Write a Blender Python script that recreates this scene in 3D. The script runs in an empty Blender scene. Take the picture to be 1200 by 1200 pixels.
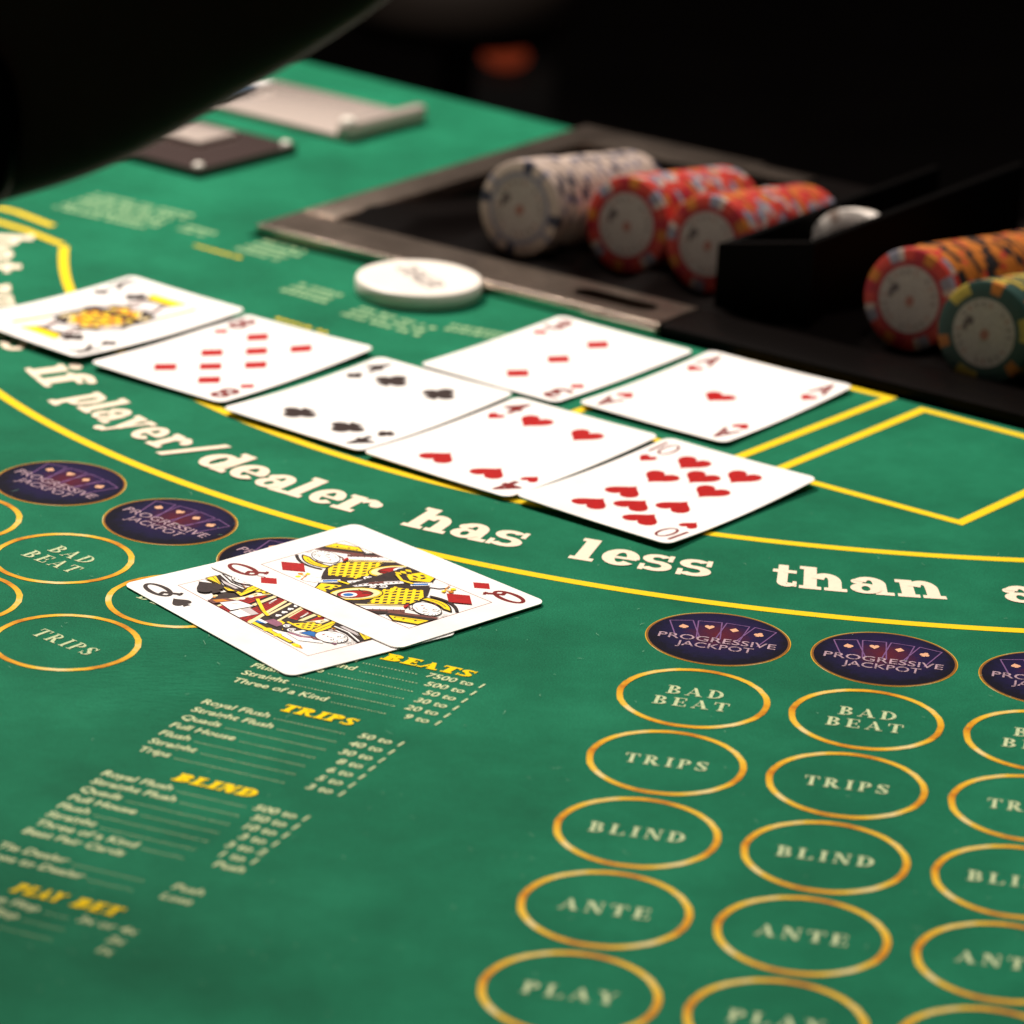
import bpy, bmesh, math, random
from mathutils import Vector, Matrix
random.seed(7)
scn = bpy.context.scene
COL = scn.collection
R = math.radians

# ------------------------------------------------------------------ camera
F_PX, PITCH, ROLL, CAM_H = 4316.19, 0.34733, 0.05081, 0.41399
cp, sp, cr, sr = math.cos(PITCH), math.sin(PITCH), math.cos(ROLL), math.sin(ROLL)
fwd = Vector((0, cp, -sp)); up0 = Vector((0, sp, cp)); rt0 = Vector((1, 0, 0))
rt = rt0 * cr + up0 * sr
up = up0 * cr - rt0 * sr
cam_d = bpy.data.cameras.new('camera')
cam = bpy.data.objects.new('camera', cam_d); COL.objects.link(cam)
m = Matrix((rt, up, -fwd)).transposed().to_4x4()
m.translation = Vector((0, 0, CAM_H))
cam.matrix_world = m
cam_d.sensor_width = 36; cam_d.sensor_fit = 'HORIZONTAL'
cam_d.lens = 36 * F_PX / 1200
cam_d.clip_start = 0.02; cam_d.clip_end = 60
cam_d.dof.use_dof = True
cam_d.dof.focus_distance = 1.125
cam_d.dof.aperture_fstop = 11.5
scn.camera = cam

# ------------------------------------------------------------------ world + lamps
w = bpy.data.worlds.new('World'); scn.world = w; w.use_nodes = True
bg = w.node_tree.nodes['Background']
bg.inputs[0].default_value = (0.9, 0.7, 0.6, 1); bg.inputs[1].default_value = 0.035

def area(name, loc, target, size, power, col):
    L = bpy.data.lights.new(name, 'AREA'); L.shape = 'DISK'; L.size = size; L.energy = power; L.color = col
    o = bpy.data.objects.new(name, L); COL.objects.link(o)
    o.location = loc
    o.rotation_euler = (Vector(target) - Vector(loc)).to_track_quat('-Z', 'Y').to_euler()
    return o
area('ceiling_lamp', (-0.58, 2.12, 1.30), (-0.1, 1.35, 0), 0.26, 48, (1.0, 0.90, 0.80))
area('ceiling_lamp', (0.20, 1.40, 2.0), (0.05, 1.2, 0), 0.5, 22, (1.0, 0.91, 0.84))
scn.view_settings.view_transform = 'Standard'; scn.view_settings.look = 'None'
scn.view_settings.exposure = 0; scn.view_settings.gamma = 1
scn.render.engine = 'CYCLES'

# ------------------------------------------------------------------ pixel -> plane helpers (photo pixels, 1200 wide)
def ray(x, y):
    u, v = x - 600, y - 600
    u, v = u * cr + v * sr, -u * sr + v * cr
    u /= F_PX; v = -v / F_PX
    return Vector((u, cp + v * sp, -sp + v * cp))
def px(x, y, z=0.0):
    d = ray(x, y); t = (z - CAM_H) / d.z
    return Vector((d.x * t, d.y * t))

# ------------------------------------------------------------------ materials
def new_mat(name):
    mt = bpy.data.materials.new(name); mt.use_nodes = True
    nt = mt.node_tree
    return mt, nt, nt.nodes['Principled BSDF']
def N(nt, typ, **kw):
    n = nt.nodes.new(typ)
    for k, v in kw.items(): setattr(n, k, v)
    return n
def ramp(nt, stops, fac=None, interp='LINEAR'):
    r = N(nt, 'ShaderNodeValToRGB'); cr_ = r.color_ramp; cr_.interpolation = interp
    while len(cr_.elements) > 1: cr_.elements.remove(cr_.elements[-1])
    cr_.elements[0].position = stops[0][0]; cr_.elements[0].color = (*stops[0][1], 1)
    for p, c in stops[1:]:
        e = cr_.elements.new(p); e.color = (*c, 1)
    if fac is not None: nt.links.new(fac, r.inputs[0])
    return r
def noise(nt, scale, detail=4, rough=.55, vec=None):
    n = N(nt, 'ShaderNodeTexNoise'); n.inputs['Scale'].default_value = scale
    n.inputs['Detail'].default_value = detail; n.inputs['Roughness'].default_value = rough
    if vec is None:
        tc = N(nt, 'ShaderNodeTexCoord'); vec = tc.outputs['Object']
    nt.links.new(vec, n.inputs['Vector'])
    return n
def simple(name, col, rough=.5, metal=0, spec=.5, var=0.0, vscale=300, bump=0.0, bscale=900):
    mt, nt, b = new_mat(name)
    b.inputs['Roughness'].default_value = rough; b.inputs['Metallic'].default_value = metal
    b.inputs['Specular IOR Level'].default_value = spec
    if var > 0:
        n = noise(nt, vscale)
        lo = tuple(max(0, c * (1 - var)) for c in col); hi = tuple(min(1, c * (1 + var)) for c in col)
        r = ramp(nt, [(.3, lo), (.7, hi)], n.outputs['Fac'])
        nt.links.new(r.outputs[0], b.inputs['Base Color'])
    else:
        b.inputs['Base Color'].default_value = (*col, 1)
    if bump > 0:
        n = noise(nt, bscale, 3)
        bp = N(nt, 'ShaderNodeBump'); bp.inputs['Strength'].default_value = bump; bp.inputs['Distance'].default_value = .0003
        nt.links.new(n.outputs['Fac'], bp.inputs['Height']); nt.links.new(bp.outputs[0], b.inputs['Normal'])
    return mt
M = {}
# felt -------------------------------------------------------------
def felt_bump(nt, b, wrinkle=True):
    tc = N(nt, 'ShaderNodeTexCoord')
    fine = noise(nt, 2600, 2, .6, tc.outputs['Object'])
    mid = noise(nt, 320, 3, .6, tc.outputs['Object'])
    mp = N(nt, 'ShaderNodeMapping'); mp.inputs['Rotation'].default_value = (0, 0, R(24)); mp.inputs['Scale'].default_value = (170, 900, 1)
    nt.links.new(tc.outputs['Object'], mp.inputs[0])
    wr = noise(nt, 1.0, 2, .5, mp.outputs[0])
    # wrinkles only in a patch left of the queens
    sub = N(nt, 'ShaderNodeVectorMath', operation='DISTANCE'); sub.inputs[1].default_value = (-.093, .985, 0)
    nt.links.new(tc.outputs['Object'], sub.inputs[0])
    mr = N(nt, 'ShaderNodeMapRange'); mr.inputs[1].default_value = .008; mr.inputs[2].default_value = .045
    mr.inputs[3].default_value = 2.4; mr.inputs[4].default_value = .12
    nt.links.new(sub.outputs['Value'], mr.inputs[0])
    m1 = N(nt, 'ShaderNodeMath', operation='MULTIPLY'); nt.links.new(wr.outputs['Fac'], m1.inputs[0]); nt.links.new(mr.outputs[0], m1.inputs[1])
    m2 = N(nt, 'ShaderNodeMath', operation='MULTIPLY_ADD'); m2.inputs[1].default_value = .45
    nt.links.new(fine.outputs['Fac'], m2.inputs[0]); nt.links.new(m1.outputs[0], m2.inputs[2])
    m3 = N(nt, 'ShaderNodeMath', operation='MULTIPLY_ADD'); m3.inputs[1].default_value = .35
    nt.links.new(mid.outputs['Fac'], m3.inputs[0]); nt.links.new(m2.outputs[0], m3.inputs[2])
    bp = N(nt, 'ShaderNodeBump'); bp.inputs['Strength'].default_value = .75; bp.inputs['Distance'].default_value = .00045
    nt.links.new(m3.outputs[0], bp.inputs['Height']); nt.links.new(bp.outputs[0], b.inputs['Normal'])
def make_felt():
    mt, nt, b = new_mat('felt')
    n1 = noise(nt, 16, 7, .68); n2 = noise(nt, 1900, 4, .8)
    r1 = ramp(nt, [(.30, (.0042, .092, .045)), (.5, (.0062, .125, .062)), (.72, (.0110, .168, .086))], n1.outputs['Fac'])
    r2 = ramp(nt, [(.28, (.45, .47, .50)), (.72, (1.55, 1.52, 1.48))], n2.outputs['Fac'])
    mx = N(nt, 'ShaderNodeMixRGB', blend_type='MULTIPLY'); mx.inputs[0].default_value = 1
    nt.links.new(r1.outputs[0], mx.inputs[1]); nt.links.new(r2.outputs[0], mx.inputs[2])
    nt.links.new(mx.outputs[0], b.inputs['Base Color'])
    b.inputs['Roughness'].default_value = .85; b.inputs['Specular IOR Level'].default_value = .07
    b.inputs['Sheen Weight'].default_value = .03; b.inputs['Sheen Roughness'].default_value = .4
    b.inputs['Sheen Tint'].default_value = (.65, 1, .75, 1)
    felt_bump(nt, b)
    return mt
M['felt'] = make_felt()
def printed(name, col, wear=.35, wcol=(.03, .2, .1), scale=700, thr=.36):
    """ink on felt: the ink colour with small worn specks that let the green show"""
    mt, nt, b = new_mat(name)
    n = noise(nt, scale, 4, .7)
    lo = tuple(c * (1 - wear) + wc * wear for c, wc in zip(col, wcol))
    r = ramp(nt, [(thr - .10, lo), (thr + .06, col), (1, tuple(min(1, c * 1.06) for c in col))], n.outputs['Fac'])
    nt.links.new(r.outputs[0], b.inputs['Base Color'])
    b.inputs['Roughness'].default_value = .8; b.inputs['Specular IOR Level'].default_value = .06
    felt_bump(nt, b)
    return mt
M['ink_yellow'] = printed('ink_yellow', (.76, .53, .012), .45)
M['ink_head'] = printed('ink_heading_yellow', (.84, .58, .004), .5, scale=900)
M['ink_cream'] = printed('ink_cream', (.80, .665, .52), .3)
M['ink_pale'] = printed('ink_pale', (.60, .66, .38), .55, scale=1100, thr=.42)
M['ink_faded'] = printed('ink_faded', (.32, .48, .26), .6, scale=900, thr=.42)
M['ink_text'] = printed('ink_text', (.52, .58, .34), .6, scale=1000, thr=.44)
def make_gold():
    mt, nt, b = new_mat('ink_gold_ring')
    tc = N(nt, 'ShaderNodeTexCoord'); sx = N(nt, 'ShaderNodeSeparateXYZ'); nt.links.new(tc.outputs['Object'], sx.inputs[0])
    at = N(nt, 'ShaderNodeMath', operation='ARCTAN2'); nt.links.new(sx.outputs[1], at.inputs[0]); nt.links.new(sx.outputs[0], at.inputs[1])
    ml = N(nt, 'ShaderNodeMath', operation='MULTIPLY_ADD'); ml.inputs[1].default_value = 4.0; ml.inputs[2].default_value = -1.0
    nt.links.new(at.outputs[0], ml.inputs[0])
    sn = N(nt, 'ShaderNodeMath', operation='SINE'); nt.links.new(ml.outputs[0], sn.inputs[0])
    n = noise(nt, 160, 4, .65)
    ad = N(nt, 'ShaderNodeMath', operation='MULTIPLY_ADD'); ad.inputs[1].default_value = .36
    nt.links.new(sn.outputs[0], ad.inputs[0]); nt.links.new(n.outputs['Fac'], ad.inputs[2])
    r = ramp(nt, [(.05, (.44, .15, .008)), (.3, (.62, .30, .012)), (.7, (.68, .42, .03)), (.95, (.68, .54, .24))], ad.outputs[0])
    nt.links.new(r.outputs[0], b.inputs['Base Color'])
    b.inputs['Roughness'].default_value = .7; b.inputs['Specular IOR Level'].default_value = .08
    felt_bump(nt, b)
    return mt
M['ink_gold'] = make_gold()
def make_jackpot():
    mt, nt, b = new_mat('ink_jackpot')
    tc = N(nt, 'ShaderNodeTexCoord')
    ds = N(nt, 'ShaderNodeVectorMath', operation='DISTANCE'); ds.inputs[1].default_value = (0, .003, 0)
    nt.links.new(tc.outputs['Object'], ds.inputs[0])
    n = noise(nt, 260, 4, .7)
    ad = N(nt, 'ShaderNodeMath', operation='MULTIPLY_ADD'); ad.inputs[1].default_value = 1 / .0215
    nt.links.new(ds.outputs['Value'], ad.inputs[0])
    nn = N(nt, 'ShaderNodeMath', operation='MULTIPLY_ADD'); nn.inputs[1].default_value = .5; nn.inputs[2].default_value = -.25
    nt.links.new(n.outputs['Fac'], nn.inputs[0]); nt.links.new(nn.outputs[0], ad.inputs[2])
    r = ramp(nt, [(.0, (.090, .010, .018)), (.28, (.050, .009, .030)), (.5, (.013, .007, .045)), (.8, (.007, .006, .030)), (.97, (.0045, .004, .011))], ad.outputs[0])
    nt.links.new(r.outputs[0], b.inputs['Base Color'])
    b.inputs['Roughness'].default_value = .8; b.inputs['Specular IOR Level'].default_value = .06
    felt_bump(nt, b)
    return mt
M['ink_jackpot'] = make_jackpot()
M['ink_lilac'] = printed('ink_lilac', (.42, .29, .34), .7, (.02, .012, .04), 1100, .46)
M['ink_violet'] = printed('ink_violet', (.17, .085, .21), .6, (.03, .02, .07), 900, .42)
M['ink_peach'] = printed('ink_peach', (.66, .36, .22), .4, (.06, .02, .07), 900)
M['ink_brown'] = printed('ink_brown', (.20, .085, .02), .3, (.03, .02, .05), 700)
# cards
def make_cardstock():
    mt, nt, b = new_mat('card_stock')
    n = noise(nt, 60, 3)
    r = ramp(nt, [(.3, (.82, .79, .765)), (.7, (.87, .845, .825))], n.outputs['Fac'])
    nt.links.new(r.outputs[0], b.inputs['Base Color'])
    b.inputs['Roughness'].default_value = .40; b.inputs['Specular IOR Level'].default_value = .35
    n3 = noise(nt, 45, 5, .7); mr = N(nt, 'ShaderNodeMapRange'); mr.inputs[1].default_value = .35; mr.inputs[2].default_value = .65; mr.inputs[3].default_value = .28; mr.inputs[4].default_value = .52
    nt.links.new(n3.outputs['Fac'], mr.inputs[0]); nt.links.new(mr.outputs[0], b.inputs['Roughness'])
    n2 = noise(nt, 1800, 2)
    bp = N(nt, 'ShaderNodeBump'); bp.inputs['Strength'].default_value = .12; bp.inputs['Distance'].default_value = .0001
    nt.links.new(n2.outputs['Fac'], bp.inputs['Height']); nt.links.new(bp.outputs[0], b.inputs['Normal'])
    return mt
M['card'] = make_cardstock()
M['c_red'] = simple('card_red', (.36, .006, .006), .5, spec=.12, var=.18, vscale=900)
M['c_index_red'] = simple('card_index_red', (.17, .010, .009), .5, spec=.12, var=.2, vscale=900)
M['c_black'] = simple('card_black', (.030, .018, .016), .5, spec=.12, var=.3, vscale=900)
M['c_yellow'] = simple('card_yellow', (.90, .63, .008), .5, spec=.12, var=.10, vscale=700)
M['c_cream'] = simple('card_cream', (.80, .66, .36), .5, spec=.12, var=.1, vscale=900)
M['c_blue'] = simple('card_blue', (.012, .13, .42), .5, spec=.12, var=.15, vscale=900)
M['c_grey'] = simple('card_grey', (.52, .47, .48), .5, spec=.12, var=.1)
M['c_purple'] = simple('card_purple', (.26, .10, .16), .5, spec=.12, var=.2, vscale=900)
M['c_brown'] = simple('card_brown', (.15, .05, .04), .5, spec=.12, var=.25, vscale=900)
M['c_orange'] = simple('card_orange', (.55, .20, .015), .5, spec=.12, var=.15, vscale=900)
M['c_white'] = simple('card_white', (.86, .85, .84), .5, spec=.12)
M['c_line'] = simple('card_frame_line', (.30, .14, .13), .5, spec=.12)
# chips, tray and so on
def chipmat(name, col): return simple(name, col, .5, spec=.35, var=.15, vscale=500, bump=.3, bscale=1500)
M['k_red'] = chipmat('chip_red', (.44, .036, .024))
M['k_crimson'] = chipmat('chip_crimson', (.30, .012, .02))
M['k_orange'] = chipmat('chip_orange', (.42, .13, .016))
M['k_white'] = chipmat('chip_white', (.42, .335, .285))
M['k_bone'] = chipmat('chip_bone', (.80, .74, .68))
M['k_grey'] = chipmat('chip_grey', (.20, .19, .24))
M['k_navy'] = chipmat('chip_navy', (.035, .035, .06))
M['k_black'] = chipmat('chip_black', (.012, .011, .012))
M['k_green'] = chipmat('chip_dark_green', (.016, .050, .042))
M['k_yellow'] = chipmat('chip_yellow', (.36, .27, .04))
M['k_inlay'] = chipmat('chip_inlay', (.37, .32, .295))
M['k_print'] = chipmat('chip_print', (.10, .075, .075))
M['k_printr'] = chipmat('chip_print_red', (.30, .12, .09))
M['puck'] = simple('puck_white', (.80, .74, .67), .35, var=.04, vscale=80)
M['puck_ink'] = simple('puck_ink', (.13, .10, .10), .5, var=.3, vscale=600)
def make_steel():
    mt, nt, b = new_mat('brushed_steel')
    n = noise(nt, 40, 5, .7)
    r = ramp(nt, [(.3, (.27, .215, .18)), (.7, (.60, .49, .41))], n.outputs['Fac'])
    nt.links.new(r.outputs[0], b.inputs['Base Color'])
    b.inputs['Metallic'].default_value = 1; b.inputs['Roughness'].default_value = .27
    n2 = noise(nt, 500, 5, .75)
    bp = N(nt, 'ShaderNodeBump'); bp.inputs['Strength'].default_value = .6; bp.inputs['Distance'].default_value = .0004
    nt.links.new(n2.outputs['Fac'], bp.inputs['Height']); nt.links.new(bp.outputs[0], b.inputs['Normal'])
    return mt
M['steel'] = make_steel()
M['gloss_black'] = simple('gloss_black_plastic', (.0022, .0015, .0014), .35, spec=.06, bump=.08, bscale=300)
M['deep_black'] = simple('deep_black', (.0010, .0008, .0008), .6, spec=.03)
M['matt_black'] = simple('matt_black', (.006, .005, .005), .65, spec=.25)
M['hood'] = simple('black_vinyl', (.060, .026, .022), .55, spec=.10, var=.25, vscale=18, bump=.35, bscale=500)
M['wood_black'] = simple('table_side', (.010, .007, .006), .5)
M['carpet'] = simple('carpet', (.006, .0045, .0045), .95, spec=.1, var=.4, vscale=6)
M['smoke'] = simple('smoked_acrylic', (.05, .035, .033), .16, spec=.6)
def make_acrylic():
    mt, nt, b = new_mat('clear_acrylic')
    b.inputs['Base Color'].default_value = (.62, .53, .48, 1); b.inputs['Roughness'].default_value = .14
    b.inputs['Transmission Weight'].default_value = .3; b.inputs['Coat Weight'].default_value = .8; b.inputs['Coat Roughness'].default_value = .05; b.inputs['IOR'].default_value = 1.49
    return mt
M['acrylic'] = make_acrylic()
M['chrome'] = simple('chrome', (.85, .78, .70), .12, metal=1)
M['blueish'] = simple('card_back_blue', (.10, .16, .26), .45)
def emit(name, col, s):
    mt = bpy.data.materials.new(name); mt.use_nodes = True
    nt = mt.node_tree; nt.nodes.clear()
    e = nt.nodes.new('ShaderNodeEmission'); o = nt.nodes.new('ShaderNodeOutputMaterial')
    e.inputs[0].default_value = (*col, 1); e.inputs[1].default_value = s
    nt.links.new(e.outputs[0], o.inputs[0]); return mt
M['lamp_red'] = emit('red_lamp_glass', (1.0, .14, .05), .13)

# ------------------------------------------------------------------ object helpers
def link(name, me, parent=None, loc=None, rz=None):
    o = bpy.data.objects.new(name, me); COL.objects.link(o)
    if parent: o.parent = parent
    if loc: o.location = loc
    if rz is not None: o.rotation_euler = (0, 0, rz)
    return o
def tag(o, label, cat=None, group=None, kind=None):
    if label: o['label'] = label
    if cat: o['category'] = cat
    if group: o['group'] = group
    if kind: o['kind'] = kind
    return o
def mesh(name, verts, faces, mats, midx=None, smooth=False):
    me = bpy.data.meshes.new(name); me.from_pydata(verts, [], faces)
    for x in (mats if isinstance(mats, (list, tuple)) else [mats]): me.materials.append(x)
    if midx:
        for p, i in zip(me.polygons, midx): p.material_index = i
    if smooth:
        for p in me.polygons: p.use_smooth = True
    me.update(); return me
def bm_mesh(name, bm, mats, smooth=False, angle=None):
    me = bpy.data.meshes.new(name); bm.normal_update(); bm.to_mesh(me); bm.free()
    for x in (mats if isinstance(mats, (list, tuple)) else [mats]): me.materials.append(x)
    if smooth:
        for p in me.polygons: p.use_smooth = True
        if angle: me.set_sharp_from_angle(angle=angle)
    return me
def box_bm(bm, x0, y0, z0, x1, y1, z1, bev=0.0, seg=2):
    vs = [bm.verts.new(p) for p in ((x0, y0, z0), (x1, y0, z0), (x1, y1, z0), (x0, y1, z0), (x0, y0, z1), (x1, y0, z1), (x1, y1, z1), (x0, y1, z1))]
    fs = [bm.faces.new([vs[i] for i in f]) for f in ((3, 2, 1, 0), (4, 5, 6, 7), (0, 1, 5, 4), (1, 2, 6, 5), (2, 3, 7, 6), (3, 0, 4, 7))]
    if bev > 0:
        es = list({e for f in fs for e in f.edges})
        bmesh.ops.bevel(bm, geom=es, offset=bev, segments=seg, affect='EDGES', profile=.6)
# 2-D print: list of polygons (simple, any winding), each on its own thin layer
def ccw(p):
    a = sum(p[i][0] * p[(i + 1) % len(p)][1] - p[(i + 1) % len(p)][0] * p[i][1] for i in range(len(p)))
    return list(p) if a > 0 else list(reversed(p))
def grid_cut(bm, step):
    xs = [v.co.x for v in bm.verts]; ys = [v.co.y for v in bm.verts]
    for ax, lo, hi in ((0, min(xs), max(xs)), (1, min(ys), max(ys))):
        st = step * (2 if ax == 0 else 1)
        i = math.ceil(lo / st)
        while i * st < hi:
            co = [0, 0, 0]; no = [0, 0, 0]; co[ax] = i * st; no[ax] = 1
            bmesh.ops.bisect_plane(bm, geom=bm.verts[:] + bm.edges[:] + bm.faces[:], plane_co=co, plane_no=no, dist=1e-7)
            i += 1
def print_mesh(name, polys, mats, z0=0.0, dz=.000004, maxlen=None, zfun=None, fm=None):
    """polys: (matindex, [(x,y)..]) ; fm maps local xy -> local xy"""
    bm = bmesh.new(); done = []
    for mi, p in polys:
        if fm: p = [fm(q) for q in p]
        p = ccw(p)
        xs = [a for a, b in p]; ys = [b for a, b in p]; bb = (min(xs), max(xs), min(ys), max(ys)); k = 0
        for o_, lv in done:
            if lv >= k and bb[0] < o_[1] and o_[0] < bb[1] and bb[2] < o_[3] and o_[2] < bb[3]: k = lv + 1
        done.append((bb, k))
        q = []
        for pt in p:
            if not q or (abs(pt[0] - q[-1][0]) + abs(pt[1] - q[-1][1])) > 1e-7: q.append(pt)
        if len(q) > 2 and abs(q[0][0] - q[-1][0]) + abs(q[0][1] - q[-1][1]) < 1e-7: q.pop()
        if len(q) < 3: continue
        f = bm.faces.new([bm.verts.new((a, b, z0 + k * dz)) for a, b in q]); f.material_index = mi
    bmesh.ops.triangulate(bm, faces=bm.faces[:], ngon_method='BEAUTY')
    for f in bm.faces:
        if f.normal.z < 0: f.normal_flip()
    if maxlen: grid_cut(bm, maxlen)
    if zfun:
        for v in bm.verts: v.co.z += zfun(v.co.x, v.co.y)
    bm.normal_update()
    for f in bm.faces:
        if f.normal.z < 0: f.normal_flip()
    return bm_mesh(name, bm, mats)

# ------------------------------------------------------------------ glyph shapes
def rect(x0, y0, x1, y1): return [(x0, y0), (x1, y0), (x1, y1), (x0, y1)]
def ell(cx, cy, rx, ry, n=18, rot=0):
    c, s = math.cos(rot), math.sin(rot)
    return [(cx + rx * math.cos(t) * c - ry * math.sin(t) * s, cy + rx * math.cos(t) * s + ry * math.sin(t) * c) for t in (2 * math.pi * i / n for i in range(n))]
def band(cx, cy, rx, ry, wx, wy, a0, a1, n=None):
    n = n or max(4, int(abs(a1 - a0) / 15))
    out = []; A = [R(a0 + (a1 - a0) * i / n) for i in range(n + 1)]
    o = [(cx + rx * math.cos(a), cy + ry * math.sin(a)) for a in A]
    i_ = [(cx + (rx - wx) * math.cos(a), cy + (ry - wy) * math.sin(a)) for a in A]
    return [[o[k], o[k + 1], i_[k + 1], i_[k]] for k in range(n)]
def stroke(pts, w, closed=False):
    """polyline of width w as quads"""
    out = []; n = len(pts)
    segs = [(pts[i], pts[(i + 1) % n]) for i in range(n if closed else n - 1)]
    for (x0, y0), (x1, y1) in segs:
        dx, dy = x1 - x0, y1 - y0; l = math.hypot(dx, dy) or 1e-9
        nx, ny = -dy / l * w / 2, dx / l * w / 2; ex, ey = dx / l * w * .25, dy / l * w * .25
        out.append([(x0 + nx - ex, y0 + ny - ey), (x1 + nx + ex, y1 + ny + ey), (x1 - nx + ex, y1 - ny + ey), (x0 - nx - ex, y0 - ny - ey)])
    return out
S_ = .36; Fh = .17; AS = 1.32
def low(ch):
    """slab-serif lower case, x-height 1; returns polygons, width"""
    st = lambda x, y0, y1: rect(x, y0, x + S_, y1)
    if ch == 'h': return [st(.12, 0, AS), rect(0, AS - Fh, .3, AS), rect(0, 0, .60, Fh), st(.80, 0, .58), rect(.68, 0, 1.30, Fh)] + band(.74, .56, .42, .44, S_, .24, 0, 168), 1.3
    if ch == 'n': return [st(.12, 0, 1), rect(0, 1 - Fh, .3, 1), rect(0, 0, .60, Fh), st(.80, 0, .58), rect(.68, 0, 1.30, Fh)] + band(.74, .56, .42, .44, S_, .24, 0, 168), 1.3
    if ch == 'u': return [st(.12, .42, 1), rect(0, 1 - Fh, .4, 1), st(.78, 0, 1), rect(.62, 1 - Fh, 1.0, 1), rect(.9, 0, 1.28, Fh)] + band(.56, .44, .44, .44, S_, .22, 180, 340), 1.28
    if ch == 'l': return [st(.12, 0, AS), rect(0, AS - Fh, .3, AS), rect(0, 0, .62, Fh)], .62
    if ch == 'i': return [st(.12, 0, 1), rect(0, 1 - Fh, .3, 1), rect(0, 0, .62, Fh), ell(.28, 1.24, .2, .16)], .62
    if ch == 'f': return [st(.14, 0, 1.02), rect(0, 1 - Fh, .78, 1), rect(0, 0, .68, Fh), ell(.78, 1.18, .14, .13)] + band(.52, 1.0, .38, .36, S_, .17, 25, 180), .86
    if ch == 't': return [st(.18, .22, 1.28), rect(0, 1 - Fh, .84, 1), rect(.72, .05, .86, .36)] + band(.52, .26, .34, .26, S_ * .9, .16, 180, 350), .86
    if ch == 'p': return [st(.12, -.38, 1), rect(0, 1 - Fh, .3, 1), rect(0, -.38, .62, -.38 + Fh)] + band(.66, .5, .50, .5, S_, .19, 0, 360), 1.18
    if ch == 'b': return [st(.12, 0, AS), rect(0, AS - Fh, .3, AS)] + band(.66, .5, .50, .5, S_, .19, 0, 360), 1.18
    if ch == 'd': return [st(.72, 0, AS), rect(.56, AS - Fh, .9, AS), rect(.9, 0, 1.22, Fh)] + band(.50, .5, .50, .5, S_, .19, 0, 360), 1.2
    if ch == 'a': return [st(.62, .12, .64), rect(.66, 0, 1.16, Fh), ell(.2, .70, .17, .14)] + band(.53, .62, .45, .38, S_, .19, 0, 165) + band(.42, .30, .42, .30, .30, .15, 0, 360), 1.14
    if ch == 'e': return [rect(.3, .43, .96, .56)] + band(.51, .5, .51, .5, .36, .19, 0, 322), 1.02
    if ch == 's': return [rect(.74, .64, .88, 1.0), rect(.04, 0, .18, .36)] + band(.45, .715, .42, .285, .28, .17, 35, 272) + band(.47, .30, .45, .30, .28, .18, -150, 92), .94
    if ch == 'r': return [st(.12, 0, 1), rect(0, 1 - Fh, .3, 1), rect(0, 0, .66, Fh), ell(.90, .74, .18, .17)] + band(.72, .54, .34, .46, .16, .24, 25, 150), 1.06
    if ch == 'y': return [[(.10, 1), (.50, 1), (.80, .12), (.52, .0)], [(.90, 1), (1.08, 1), (.56, -.34), (.36, -.34)], rect(0, 1 - Fh, .62, 1), rect(.74, 1 - Fh, 1.2, 1), ell(.27, -.26, .19, .14)], 1.2
    if ch == '/': return [[(0, -.22), (.22, -.22), (.86, AS + .08), (.64, AS + .08)]], .86
    return [], .5
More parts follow.
